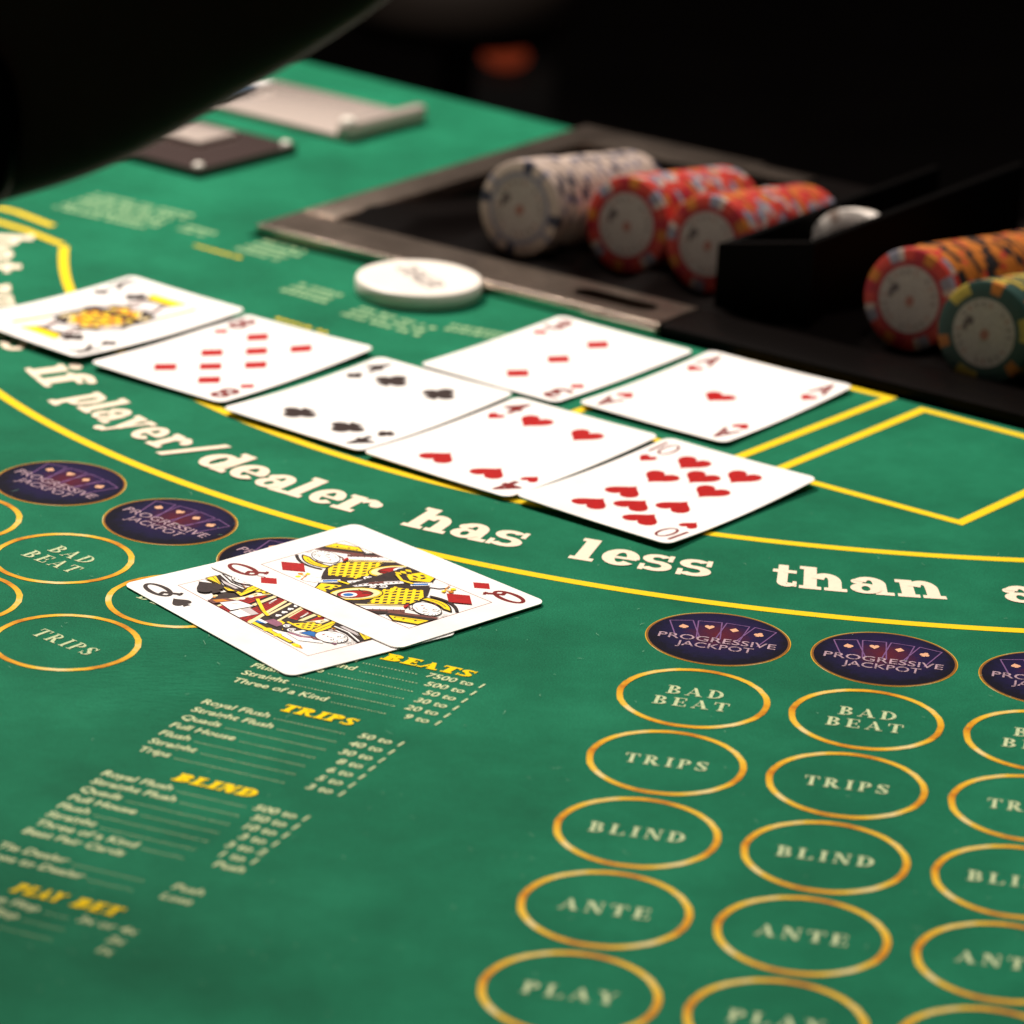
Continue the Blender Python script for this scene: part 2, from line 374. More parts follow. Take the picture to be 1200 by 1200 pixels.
def caps(ch, S=.20, T=.07, F=.07, O=.09, W=1.0):
    """serif capitals, cap height 1"""
    P = []
    def stem(x, s=S, l=1, r=1): P.extend([rect(x, 0, x + s, 1), rect(x - O * l, 0, x + s + O * r, F), rect(x - O * l, 1 - F, x + s + O * r, 1)])
    x = O
    if ch == 'I': stem(x); w = S + 2 * O
    elif ch == 'L': stem(x); P.append(rect(x, 0, x + .72 * W, T)); P.append([(x + .72 * W, 0), (x + .72 * W, .30), (x + .72 * W - .5 * T - .02, .30), (x + .58 * W, T)]); w = x + .74 * W
    elif ch == 'E':
        stem(x); e = x + .70 * W
        P += [rect(x, 0, e, T), rect(x, 1 - T, e - .04, 1), rect(x, .5 - T / 2, e - .16, .5 + T / 2), rect(e - .08, 0, e, .28), rect(e - .12, .72, e - .04, 1), rect(e - .22, .36, e - .16, .64)]; w = e + .02
    elif ch == 'T':
        e = .86 * W; P += [rect(e / 2 - S / 2, 0, e / 2 + S / 2, 1), rect(e / 2 - S / 2 - O, 0, e / 2 + S / 2 + O, F), rect(0, 1 - T, e, 1), rect(0, .70, .07, 1), rect(e - .07, .70, e, 1)]; w = e
    elif ch in 'BPR':
        stem(x, l=1, r=.5)
        c = x + S * .9; rx = .46 * W
        P += [rect(x, 1 - T, c, 1), rect(x, .5 - T / 2, c, .5 + T / 2)]
        if ch == 'B':
            P += band(c, .745, rx - .03, .255, S, T, -90, 90); P += band(c, .265, rx + .03, .265, S, T, -90, 90); P.append(rect(x, 0, c, T)); w = c + rx + .06
        else:
            P += band(c, .735, rx, .265, S, T, -90, 90); w = c + rx + .02
            if ch == 'R': P.append([(c + .02, .5), (c + .26 * W, .5), (c + rx + .16, 0), (c + rx - .12, 0)]); P.append(rect(c + rx - .16, 0, c + rx + .24, F)); w = c + rx + .24
    elif ch == 'D':
        stem(x, l=1, r=.2); c = x + S * .9; P += [rect(x, 1 - T, c, 1), rect(x, 0, c, T)]; P += band(c, .5, .60 * W, .5, S, T, -90, 90, 14); w = c + .62 * W
    elif ch == 'A':
        e = .96 * W; P += [[(.06, 0), (.06 + T, 0), (e * .5 + .02, 1), (e * .5 - T * .3, 1)], [(e - S - .08, 0), (e - .06, 0), (e * .5 + .05, 1), (e * .5 - S * .55, 1)], rect(.22, .28, e - .2, .28 + T), rect(-.03, 0, .24, F), rect(e - S - .16, 0, e + .03, F)]; w = e
    elif ch == 'N':
        e = .95 * W; P += [rect(.10, 0, .10 + T, 1), rect(e - .10 - T, 0, e - .10, 1), [(.06, 1), (.06 + S * 1.25, 1), (e - .09, 0), (e - .09 - S * .9, 0)], rect(0, 0, .28, F), rect(0, 1 - F, .22, 1), rect(e - .28, 1 - F, e, 1)]; w = e
    elif ch == 'S':
        P += band(.36 * W, .74, .33 * W, .26, S * .9, T, 25, 245); P += band(.36 * W, .265, .36 * W, .265, S * .9, T, -155, 70)
        P.append([(.10 * W, .68), (.30 * W, .76), (.64 * W, .34), (.44 * W, .26)]); P += [rect(.62 * W, .68, .69 * W, 1), rect(.01, 0, .08 * W, .33)]; w = .74 * W
    elif ch == 'Y':
        e = .92 * W; P += [rect(e / 2 - S / 2, 0, e / 2 + S / 2, .5), rect(e / 2 - S / 2 - O, 0, e / 2 + S / 2 + O, F), [(.06, 1), (.06 + S * 1.1, 1), (e / 2 + S / 2, .44), (e / 2 - S / 2, .44)], [(e - .08 - T, 1), (e - .08, 1), (e / 2 + S / 2, .46), (e / 2 + S * .1, .46)], rect(-.02, 1 - F, .36, 1), rect(e - .26, 1 - F, e + .02, 1)]; w = e
    else: w = .5
    return P, w
def word(text, gap=.10, **kw):
    x = 0; out = []
    for ch in text:
        if ch == ' ': x += .55; continue
        P, wd = caps(ch, **kw)
        out += [[(a + x, b) for a, b in p] for p in P]; x += wd + gap
    return out, x - gap
# built-in font text -> triangles
_tc = {}
def font_polys(text, bold=0.0):
    key = (text, bold)
    if key in _tc: return _tc[key]
    cu = bpy.data.curves.new('tmp_text', 'FONT'); cu.body = text; cu.size = 1; cu.offset = bold; cu.resolution_u = 3
    o = bpy.data.objects.new('tmp_text', cu); COL.objects.link(o)
    dg = bpy.context.evaluated_depsgraph_get(); me = bpy.data.meshes.new_from_object(o.evaluated_get(dg))
    tris = [[(me.vertices[i].co.x, me.vertices[i].co.y) for i in p.vertices] for p in me.polygons]
    bpy.data.objects.remove(o); bpy.data.curves.remove(cu); bpy.data.meshes.remove(me)
    xs = [a for t in tris for a, b in t] or [0]; x0 = min(xs)
    tris = [[(a - x0, b) for a, b in t] for t in tris]
    _tc[key] = (tris, max(xs) - x0); return _tc[key]
def flat_mesh(name, tris, mats, z, fm):
    """triangles that do not overlap: one level"""
    bm = bmesh.new()
    for t in tris:
        p = ccw([fm(q) for q in t])
        try: bm.faces.new([bm.verts.new((a, b, z)) for a, b in p])
        except ValueError: pass
    bm.normal_update()
    return bm_mesh(name, bm, mats)

# ================================================================== SETTING
floor_me = mesh('floor', [(-12, -6, -.78), (12, -6, -.78), (12, 16, -.78), (-12, 16, -.78)], [(0, 1, 2, 3)], M['carpet'])
tag(link('floor', floor_me), None, kind='structure')

# ================================================================== TABLE
TA = R(-36.9); TO = Vector((0, 1.206))
e1 = Vector((math.cos(TA), math.sin(TA))); e2 = Vector((-math.sin(TA), math.cos(TA)))
def tw(s, t): return TO + e1 * s + e2 * t            # table frame (metres)
RA = R(-34.5); RO = px(301, 262, .005)
r1 = Vector((math.cos(RA), math.sin(RA))); r2 = Vector((-math.sin(RA), math.cos(RA)))
def rw(s, t): return RO + r1 * s + r2 * t            # tray frame
table = link('casino_table', None); table.location = (0, 1.2, -.78)
tag(table, 'casino poker table with a green felt top printed with betting circles', 'table')
INV = Vector((0, -1.2, .78))
def tpart(name, me):
    o = link(name, me, table); o.location = INV; return o
# felt outline with a cut-out for the chip tray, as a slab
g = .003
outline = [tw(-.9, .4085), rw(-g, .245), rw(-g, -g), rw(.62, -g), tw(.52, -.2), tw(.5, -.62), tw(.1, -.8), tw(-.5, -.62), tw(-.9, -.2)]
bm = bmesh.new()
top = [bm.verts.new((p.x, p.y, 0)) for p in outline]
f = bm.faces.new(top)
ex = bmesh.ops.extrude_face_region(bm, geom=[f])
for v in ex['geom']:
    if isinstance(v, bmesh.types.BMVert): v.co.z -= .004
bmesh.ops.recalc_face_normals(bm, faces=bm.faces[:])
bmesh.ops.triangulate(bm, faces=bm.faces[:])
tpart('felt', bm_mesh('felt', bm, M['felt']))
bm = bmesh.new()
f = bm.faces.new([bm.verts.new((p.x, p.y, -.0045)) for p in outline])
ex = bmesh.ops.extrude_face_region(bm, geom=[f])
for v in ex['geom']:
    if isinstance(v, bmesh.types.BMVert): v.co.z -= .10
bmesh.ops.recalc_face_normals(bm, faces=bm.faces[:]); bmesh.ops.triangulate(bm, faces=bm.faces[:])
tpart('table_body', bm_mesh('table_body', bm, M['wood_black']))
for s, t in ((-.55, -.35), (.3, -.35), (-.45, .3)):
    bm = bmesh.new(); c = tw(s, t); box_bm(bm, c.x - .05, c.y - .05, -.779, c.x + .05, c.y + .05, -.1055, .006)
    tpart('leg', bm_mesh('leg', bm, M['wood_black']))

# printed lines ------------------------------------------------------
PC = Vector((.120, 1.450))
def polar(th, r): return (PC.x + r * math.cos(R(th)), PC.y + r * math.sin(R(th)))
def pv(c, x):
    y = 0
    for k in c: y = y * x + k
    return y
C_OUT = [3.430322836852331e-05, .0031641758766433256, .3105445882624883, 375.85893606290097]
C_IN = [8.34362278332564e-07, 2.9189495268780016e-05, .0007796033038299662, .27345965360189445, 316.1731328632758]
C_BASE = [1.20000199e-04, -1.72360993e-03, 1.81631473e-01, 3.59110201e+02]
def arc_line(name, coef, t0, t1, wd, z, mat):
    n = 90; vs = []; fs = []
    for i in range(n + 1):
        th = t0 + (t1 - t0) * i / n; r = pv(coef, th - 240) / 1000
        vs += [(*polar(th, r - wd / 2), z), (*polar(th, r + wd / 2), z)]
        if i: fs.append((2 * i - 2, 2 * i - 1, 2 * i + 1, 2 * i))
    return tpart(name, mesh(name, vs, fs, mat))
arc_line('border_line', C_OUT, 202, 284, .0038, .00012, M['ink_yellow'])
arc_line('border_line', C_IN, 183.5, 282, .0038, .00012, M['ink_yellow'])
def poly_line(name, pts, wd, z, mat, closed=False):
    """mitred flat band through 2-D points"""
    n = len(pts); P = [Vector(p) for p in pts]; vs = []; fs = []
    for i in range(n):
        a = P[i - 1] if (i > 0 or closed) else None; b = P[(i + 1) % n] if (i < n - 1 or closed) else None
        d0 = (P[i] - a).normalized() if a is not None else (b - P[i]).normalized()
        d1 = (b - P[i]).normalized() if b is not None else d0
        nn = Vector((-d0.y - d1.y, d0.x + d1.x)); nn.normalize()
        k = wd / 2 / max(.3, nn.dot(Vector((-d0.y, d0.x))))
        vs += [(*(P[i] + nn * k), z), (*(P[i] - nn * k), z)]
    for i in range(n if closed else n - 1):
        j = (i + 1) % n; fs.append((2 * i, 2 * i + 1, 2 * j + 1, 2 * j))
    return tpart(name, mesh(name, vs, fs, mat))
# dealer boxes
poly_line('box_line', [tw(-.0107, .1440), tw(-.0107, .0415), tw(.0590, .0470), tw(.0605, .1465)], .0038, .00018, M['ink_yellow'], closed=True)
poly_line('box_line', [tw(.0765, .1435), tw(.0762, .0465), tw(.1500, .0490), tw(.1505, .1445)], .0038, .00018, M['ink_yellow'], closed=True)
poly_line('box_line', [px(73, 287), px(30, 270), px(-70, 240)], .0038, .00024, M['ink_yellow'])
poly_line('box_line', [px(62, 265), px(20, 249), px(-60, 228)], .0038, .00018, M['ink_yellow'])

# slogan lettering ---------------------------------------------------
def theta(x, y):
    p = px(x, y); return math.degrees(math.atan2(p.y - PC.y, p.x - PC.x)) % 360
XH = .0150
def base_r(th):
    return pv(C_BASE, min(38, th - 240)) if th > 210 else 348.9 - (210 - th) * .33
def slogan_word(letters):
    """letters: (char, theta0, theta1)"""
    polys = []
    for ch, t0, t1 in letters:
        P, wd = low(ch)
        for p in P:
            q = []
            for a, b in p:
                th = t0 + (t1 - t0) * a / wd; r = base_r(th) / 1000
                q.append(polar(th, r - b * XH))
            polys.append((0, q))
    return tpart('slogan_lettering', print_mesh('slogan_lettering', polys, M['ink_cream'], .00015, .000006))
T_ = theta
slogan_word([('p', T_(72, 467), T_(88, 477.5)), ('l', T_(89, 478), T_(100, 485)), ('a', T_(101, 486), T_(119, 497)), ('y', T_(119.5, 497), T_(145, 508)),
             ('e', T_(148, 508), T_(170, 518)), ('r', T_(171, 519), T_(196, 529)), ('/', T_(193, 528), T_(222, 540)), ('d', T_(226, 541), T_(259, 555)),
             ('e', T_(260, 555), T_(290, 567)), ('a', T_(290, 567), T_(324, 579)), ('l', T_(324, 579), T_(345, 586)), ('e', T_(348, 587), T_(382, 596)), ('r', T_(382, 596), T_(424, 606))])
slogan_word([('h', T_(469, 615), T_(519, 626)), ('a', T_(522, 627), T_(565, 636)), ('s', T_(566, 636), T_(607, 643))])
slogan_word([('l', T_(665, 654.5), T_(693, 659)), ('e', T_(699, 660), T_(743, 667)), ('s', T_(744, 667), T_(785, 672)), ('s', T_(789, 673), T_(832, 678))])
slogan_word([('t', T_(903, 688), T_(933, 690)), ('h', T_(936, 690), T_(993, 695)), ('a', T_(997, 696), T_(1048, 699)), ('n', T_(1053, 700), T_(1110, 703))])
slogan_word([('a', T_(1181, 706), T_(1232, 708))])
tI = T_(28, 434)
slogan_word([('i', tI - .2, tI + 1.5), ('f', tI + 1.6, tI + 3.9)])
for seq, th, t1 in (('bet', 180.8, 190.6), ('pushes', 193.4, 207.6)):
    ws = [low(c)[1] for c in seq]; k = (t1 - th) / (sum(ws) + .10 * (len(seq) - 1)); Ls = []
    for c, wd in zip(seq, ws): Ls.append((c, th, th + k * wd)); th += k * (wd + .10)
    slogan_word(Ls)

# betting circles ----------------------------------------------------
def ring_mesh(ro, ri, z):
    n = 72; vs = []; fs = []; rnd = random.Random(3)
    for i in range(n):
        a = 2 * math.pi * i / n; j = (rnd.random() - .5) * .00022
        vs += [((ro + j) * math.cos(a), (ro + j) * math.sin(a), z), ((ri + j * .5) * math.cos(a), (ri + j * .5) * math.sin(a), z)]
    for i in range(n):
        k = (i + 1) % n; fs.append((2 * i, 2 * k, 2 * k + 1, 2 * i + 1))
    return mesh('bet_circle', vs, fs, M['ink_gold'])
RING = ring_mesh(.0225, .0206, .00014)
_lm = {}
def circle_text(lines):
    if lines in _lm: return _lm[lines]
    polys = []
    H = .0062
    for i, t in enumerate(lines):
        P, wd = word(t, gap=.27, S=.20, T=.06, F=.06, O=.10, W=.92)
        wm = {'BAD': .0168, 'BEAT': .0222, 'TRIPS': .0235, 'BLIND': .0260, 'ANTE': .0235, 'PLAY': .0235}[t]
        sx = wm / wd
        y0 = -H / 2 if len(lines) == 1 else (.0013 if i == 0 else -.0013 - H)
        polys += [(0, [(a * sx - wm / 2, b * H + y0) for a, b in p]) for p in P]
    _lm[lines] = print_mesh('lettering', polys, M['ink_text'], .00014, .000004); return _lm[lines]
_jack = {}
def suit(kind, w, h, n=10):
    """outline polygons of a suit pip centred on 0, point/stem down for spade etc."""
    if kind == 'd': 
        return [[(0, h / 2), (-w * .42, .06 * h), (-w / 2, 0), (-w * .42, -.06 * h), (0, -h / 2), (w * .42, -.06 * h), (w / 2, 0), (w * .42, .06 * h)]] if False else [[(0, h / 2), (-w / 2, 0), (0, -h / 2), (w / 2, 0)]]
    if kind in 'hs':
        pts = []
        for i in range(28):
            t = 2 * math.pi * i / 28
            x = math.sin(t) ** 3; y = (13 * math.cos(t) - 5 * math.cos(2 * t) - 2 * math.cos(3 * t) - math.cos(4 * t)) / 17
            pts.append((x * w / 2, (y + .12) * h / 1.74))
        if kind == 'h': return [pts]
        pts = [(x, -y * .86 + h * .06) for x, y in pts]
        return [pts, [(-.02 * w, -.05 * h), (.02 * w, -.05 * h), (.22 * w, -h / 2), (-.22 * w, -h / 2)]]
    if kind == 'c':
        return [ell(0, h * .24, w * .25, h * .25, 16), ell(-w * .26, -h * .08, w * .25, h * .25, 16), ell(w * .26, -h * .08, w * .25, h * .25, 16), ell(0, 0, w * .15, h * .15, 8), [(-.03 * w, 0), (.03 * w, 0), (.22 * w, -h / 2), (-.22 * w, -h / 2)]]
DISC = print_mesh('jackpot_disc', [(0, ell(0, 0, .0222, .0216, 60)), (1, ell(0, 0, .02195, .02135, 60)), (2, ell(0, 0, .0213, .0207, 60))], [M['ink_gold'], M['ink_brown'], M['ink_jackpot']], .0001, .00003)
def jackpot_parts():
    # fan of four card outlines
    cards = []; pips = []
    for k, (x0, a, kd) in enumerate(((-.0110, 17, 's'), (-.0036, 6, 'h'), (.0036, -6, 'd'), (.0110, -17, 'c'))):
        ca, sa = math.cos(R(a)), math.sin(R(a))
        W_, H_ = .0036, .0070
        y0 = .0066 - abs(x0) * .17
        f = lambda p: (x0 + p[0] * ca - p[1] * sa, y0 + p[0] * sa + p[1] * ca)
        cards += [(0, [f(q) for q in s]) for s in stroke([(-W_, -H_), (-W_, H_), (W_, H_), (W_, -H_)], .00042)]
        pips += [(0, [f((q[0], q[1] + .0022)) for q in p]) for p in suit(kd, .0030, .0034)]
    c = print_mesh('card_fan', cards, M['ink_violet'], .00022, .000004)
    p = print_mesh('suit_marks', pips, M['ink_peach'], .00026, .000004)
    tris = []
    for txt, wd, y0, hh in (('PROGRESSIVE', .0360, -.0038, .0040), ('JACKPOT', .0235, -.0090, .0040)):
        P, w0 = font_polys(txt, .006)
        tris += [[(a / w0 * wd - wd / 2, b / .7 * hh + y0) for a, b in t] for t in P]
    l = flat_mesh('lettering', tris, M['ink_lilac'], .00030, lambda q: q)
    return c, p, l
JP = jackpot_parts()
def bet(kind, loc, ang):
    if kind == 'J':
        o = link('jackpot_disc', DISC, table, (loc.x + INV.x, loc.y + INV.y, INV.z), ang)
        for nm, me in zip(('card_fan', 'suit_marks', 'lettering'), JP): link(nm, me, o)
    else:
        o = link('bet_circle', RING, table, (loc.x + INV.x, loc.y + INV.y, INV.z), ang)
        link('lettering', circle_text(kind), o)
ROWS = ['J', ('BAD', 'BEAT'), ('TRIPS',), ('BLIND',), ('ANTE',), ('PLAY',)]
SX, SY = .05066, .04829
def grid(ox, oy, a, cols, rows):
    for i in cols:
        for j in rows:
            p = Vector((ox, oy)) + Vector((math.cos(a), math.sin(a))) * SX * i + Vector((math.sin(a), -math.cos(a))) * SY * j
            # skip what the frame cannot see
            d = p.y * cp + CAM_H * sp
            X = 600 + F_PX * p.x / d; 
            if -160 < X < 1360: bet(ROWS[j], p, a)
grid(.06442, 1.03965, -.18515, (0, 1, 2), range(6))
grid(-.15014, 1.14908, -.66626, (0, 1, 2), (0, 1, 2))
grid(-.15014, 1.14908, -.66626, (0, 1), (3,))

# payout tables ------------------------------------------------------
PO = px(238, 822); PA = R(-22.1)
pex = Vector((math.cos(PA), math.sin(PA))); pey = Vector((-math.sin(PA), math.cos(PA)))
def pay(u, v): return PO + pex * (u / 1000) + pey * (v / 1000)
def pay_text(txt, u, v, size, mat, right=False, bold=.018, wf=1.0, shear=.12, name='payout_lettering', z=.00016):
    P, w0 = font_polys(txt, bold)
    off = -w0 * size * wf if right else 0
    fm = lambda q: tuple(pay(u + off + (q[0] + shear * q[1]) * size * wf, v - .35 * size + q[1] * size))
    return tpart(name, flat_mesh(name, P, M[mat], z, fm)), w0 * size * wf
def heading(txt, u, v, wd, h=5.2):
    P, w0 = word(txt, gap=.08, S=.34, T=.15, F=.15, O=.12, W=1.0)
    sx = wd / w0
    polys = [(0, [tuple(pay(u + (a * sx + .18 * b * h), v + b * h)) for a, b in p]) for p in P]
    return tpart('heading_lettering', print_mesh('heading_lettering', polys, M['ink_head'], .00018, .000005))
FS = 4.75
def rows(v0, pitch, data, mat='ink_pale', u0=0, u1=62.5, vshift=0):
    for i, (a, b) in enumerate(data):
        v = v0 - pitch * i
        _, w1 = pay_text(a, u0, v, FS, mat)
        _, w2 = pay_text(b, u1, v, FS, mat, right=True)
        # dotted leader
        x = u0 + w1 + 2.0; e = u1 - max(w2, 14 if i else 14) - 2.0; tris = []
        rn = random.Random(i * 7 + int(v0))
        while x < e - .5:
            l = .32 + rn.random() * .25
            tris.append([(x, -.12), (x + l, -.12), (x + l, .24), (x, .24)]); x += l + .50 + rn.random() * .2
        if tris:
            me = flat_mesh('leader_dots', tris, M[mat], .00016, lambda q: tuple(pay(q[0], v - .3 * FS + q[1])))
            tpart('leader_dots', me)
heading('BAD', 8.5, 54.0, 18.5); heading('BEATS', 30.5, 54.0, 29.0)
rows(50.0, 6.25, [('Straight Flush', '7500 to 1'), ('Four of a Kind', '500 to 1'), ('Full House', '50 to 1'), ('Flush', '30 to 1'), ('Straight', '20 to 1'), ('Three of a Kind', '9 to 1')], u1=65.5)
heading('TRIPS', 21.5, 4.6, 23.0)
rows(0, 6.38, [('Royal Flush', '50 to 1'), ('Straight Flush', '40 to 1'), ('Quads', '30 to 1'), ('Full House', '8 to 1'), ('Flush', '6 to 1'), ('Straight', '5 to 1'), ('Trips', '3 to 1')])
heading('BLIND', 17.6, -52.8, 24.5)
rows(-57.4, 6.05, [('Royal Flush', '500 to 1'), ('Straight Flush', '50 to 1'), ('Quads', '10 to 1'), ('Full House', '3 to 1'), ('Flush', '3 to 2'), ('Straight', '1 to 1'), ('Three of a Kind', 'Push'), ('Read Your Cards', 'Push')][:7], u0=-.6, u1=61)
pay_text('Beat Pair Cards', -.6, -57.4 - 6.05 * 7, FS, 'ink_pale')
rows(-110.5, 6.2, [('Tie Dealer', 'Push'), ('Lose to Dealer', 'Lose')], u0=-2, u1=58)
heading('PLAY', 14.2, -133.2, 14.0); heading('BET', 31.5, -133.2, 13.0)
rows(-138.2, 6.2, [('Before Flop', '3x or 4x'), ('After Flop', '2x'), ('River', '1x')], u0=4, u1=54)

# faint print near the dealer (too small to read in the photograph: rows of little worn strokes)
def faint_block(x, y, u, v, rows_, ang, mat, pitch=.0055, name='faint_lettering'):
    c = px(x, y); ca, sa = math.cos(ang), math.sin(ang); rn = random.Random(int(x + y))
    tris = []
    for r in range(rows_):
        a = -u / 2
        while a < u / 2:
            l = .0010 + rn.random() * .0022
            b = v / 2 - r * pitch
            tris.append([(a, b), (a + l, b), (a + l * .9, b + pitch * .52), (a, b + pitch * .52)]); a += l + .0008 + (rn.random() < .18) * .0022
    tpart(name, flat_mesh(name, tris, M[mat], .00016, lambda q: (c.x + q[0] * ca - q[1] * sa, c.y + q[0] * sa + q[1] * ca)))
FA = TA + math.pi / 2
faint_block(142, 248, .050, .026, 6, TA + .1, 'ink_faded')
faint_block(228, 272, .016, .006, 2, TA, 'ink_faded'); faint_block(315, 294, .022, .016, 4, TA, 'ink_faded')
faint_block(250, 297, .026, .004, 1, TA, 'ink_yellow', .004)
faint_block(360, 345, .022, .014, 3, TA, 'ink_faded'); faint_block(345, 383, .024, .004, 1, TA, 'ink_yellow', .004)
faint_block(448, 378, .036, .014, 3, TA, 'ink_faded'); faint_block(565, 392, .030, .006, 2, TA + .25, 'ink_faded')

rn = random.Random(11); tris = []
for _ in range(260):
    c = px(rn.uniform(0, 1200), rn.uniform(420, 1190)); a = rn.uniform(0, 6.28); l = rn.uniform(.0004, .0017) * (1 if rn.random() < .85 else 2); bnd = rn.uniform(-.6, .6)
    p0 = c; p1 = c + Vector((math.cos(a), math.sin(a))) * l * .5; p2 = p1 + Vector((math.cos(a + bnd), math.sin(a + bnd))) * l * .5
    for A, B in ((p0, p1), (p1, p2)):
        d = (B - A).normalized() * .000055; nn = Vector((-d.y, d.x))
        tris.append([tuple(A + nn), tuple(A - nn), tuple(B - nn), tuple(B + nn)])
M['lint'] = simple('lint', (.22, .42, .28), .9, spec=.1)
o = tpart('lint', flat_mesh('lint', tris, M['lint'], .0004, lambda q: q)); o['kind'] = 'stuff'

# ================================================================== PLAYING CARDS
CW, CH = .063, .088; TH = .0003
def rrect(w, h, r, n=6):
    pts = []
    for cx, cy, a0 in ((w / 2 - r, h / 2 - r, 0), (-w / 2 + r, h / 2 - r, 90), (-w / 2 + r, -h / 2 + r, 180), (w / 2 - r, -h / 2 + r, 270)):
        for i in range(n + 1):
            a = R(a0 + 90 * i / n); pts.append((cx + r * math.cos(a), cy + r * math.sin(a)))
    return pts
def mm(polys): return [(k, [(a / 1000, b / 1000) for a, b in p]) for k, p in polys]
MAXL = .004
def q_index():
    P = band(0, 0, 3.5, 6.4, 1.6, 1.35, 0, 360, 26)
    P += stroke([(-1.6, -3.4), (.2, -2.6), (2.2, -5.2), (3.9, -7.0)], 1.45)
    P += stroke([(2.8, -7.3), (4.6, -6.3)], 1.0)
    return P
def index_polys(rank):
    if rank == 'Q': return q_index()
    if rank == '10':
        return [rect(-4.3, -5.6, -3.1, 5.6)] + band(.9, 0, 2.9, 5.6, 1.05, 1.0, 0, 360, 24)
    P, w0 = font_polys(rank, .03); sx = 7.4 / w0; sy = 12.0 / .7
    return [[((a * sx) - 3.7, b * sy - 5.7) for a, b in t] for t in P]
def card(name, label, rank, su, loc, rot, bend=(0, 0), lift=.0002, tilt=(0, 0), court=None, corners=2, twist=0.0):
    root = link(name, None, None, (loc[0] / 1000, loc[1] / 1000, lift), rot)
    root.rotation_euler = (tilt[0], tilt[1], rot)
    tag(root, label, 'playing card', 'face-up playing cards on the felt')
    zf = lambda x, y: bend[0] * (x / (CW / 2)) ** 2 + bend[1] * (y / (CH / 2)) ** 2 + twist * (1 + x / (CW / 2) * y / (CH / 2))
    # body
    bm = bmesh.new(); pts = rrect(CW, CH, .0035)
    f = bm.faces.new([bm.verts.new((a, b, 0)) for a, b in pts])
    grid_cut(bm, MAXL)
    bmesh.ops.triangulate(bm, faces=bm.faces[:])
    for f in bm.faces:
        if f.normal.z > 0: f.normal_flip()
    ex = bmesh.ops.extrude_face_region(bm, geom=bm.faces[:])
    for v in ex['geom']:
        if isinstance(v, bmesh.types.BMVert): v.co.z += TH
    for v in bm.verts: v.co.z += zf(v.co.x, v.co.y)
    bmesh.ops.recalc_face_normals(bm, faces=bm.faces[:])
    link('card_body', bm_mesh('card_body', bm, M['card']), root)
    Z = TH + .00002
    ink = M['c_red'] if su in 'hd' else M['c_black']
    def P_(nm, polys, mats, z=Z): return link(nm, print_mesh(nm, polys, mats, z, .0000035, MAXL, zf), root)
    # indices
    ix, iy, sy_ = -31.5 + 6.6, 44 - 10.0, 44 - 22.2
    cs = [(1, 1), (-1, -1)] if corners == 2 else [(1, 1), (-1, -1), (-1, 1), (1, -1)]
    for cx, cy in cs:
        fl = cy          # lower ones are turned round
        ip = [(0, [((ix * cx if cx == cy else -ix * fl) + a * fl, (iy + b) * fl) for a, b in p]) for p in index_polys(rank)]
        X0 = ix * cx if cx == cy else (-ix if cy == 1 else ix)
        ip = [(0, [(X0 + a * fl, (iy + b) * fl) for a, b in p]) for p in index_polys(rank)]
        P_('index', mm(ip), M['c_index_red'] if su in 'hd' else ink)
        sp_ = [(0, [(X0 + a * fl, (sy_ + b) * fl) for a, b in p]) for p in suit(su, 6.4, 7.6)]
        P_('corner_pip', mm(sp_), ink)
    lay = {'A': [(0, 0)], '3': [(0, 25), (0, 0), (0, -25)], '4': [(-11, 26.5), (11, 26.5), (-11, -26.5), (11, -26.5)],
           '8': [(-10.5, 26), (10.5, 26), (-10.5, 0), (10.5, 0), (-10.5, -26), (10.5, -26), (0, 13), (0, -13)],
           '10': [(x, y) for x in (-10.5, 10.5) for y in (28, 9.3, -9.3, -28)] + [(0, 18.6), (0, -18.6)]}.get(rank, [])
    for x, y in lay:
        fl = -1 if y < -1 else 1
        pw, ph = {'d': (10.2, 12.8), 'h': (12.6, 13.0), 'c': (13.0, 13.2)}[su]
        if rank == 'A': pw, ph = 12, 12.6
        P_('pip', mm([(0, [(x + a * fl, y + b * fl) for a, b in p]) for p in suit(su, pw, ph)]), ink)
    if court:
        polys, mats = court
        P_('court_picture', mm(polys), mats, Z)
        fr = stroke([(-17.5, 34), (17.5, 34), (17.5, -34), (-17.5, -34)], .28, True)
        P_('picture_frame', mm([(0, p) for p in fr]), M['c_line'], Z)
    return root
CM = [M[k] for k in ('c_white', 'c_black', 'c_yellow', 'c_red', 'c_blue', 'c_cream', 'c_grey', 'c_purple', 'c_brown', 'c_orange')]
WH, BK, YE, RE, BL, CR, GY, PU, BR, OR = range(10)
def clip(poly, x0=-17.4, x1=17.4, y0=-33.9, y1=33.9):
    def cut(p, ins, inter):
        o = []
        for i in range(len(p)):
            a, b = p[i], p[(i + 1) % len(p)]
            if ins(a):
                o.append(a)
                if not ins(b): o.append(inter(a, b))
            elif ins(b): o.append(inter(a, b))
        return o
    for ax, lim, sg in ((0, x0, 1), (0, x1, -1), (1, y0, 1), (1, y1, -1)):
        if not poly: return poly
        ins = lambda q: (q[ax] - lim) * sg >= 0
        def inter(a, b):
            t = (lim - a[ax]) / (b[ax] - a[ax]); return (a[0] + (b[0] - a[0]) * t, a[1] + (b[1] - a[1]) * t)
        poly = cut(poly, ins, inter)
    return poly
def dbl(half):
    out = [(k, clip(p)) for k, p in half] + [(k, clip([(-a, -b) for a, b in p])) for k, p in half]
    return [(k, p) for k, p in out if len(p) > 2]
def arcpts(cx, cy, rx, ry, a0, a1, n=10): return [(cx + rx * math.cos(R(a0 + (a1 - a0) * i / n)), cy + ry * math.sin(R(a0 + (a1 - a0) * i / n))) for i in range(n + 1)]
def L(col, pts, w): return [(col, p) for p in stroke(pts, w)]
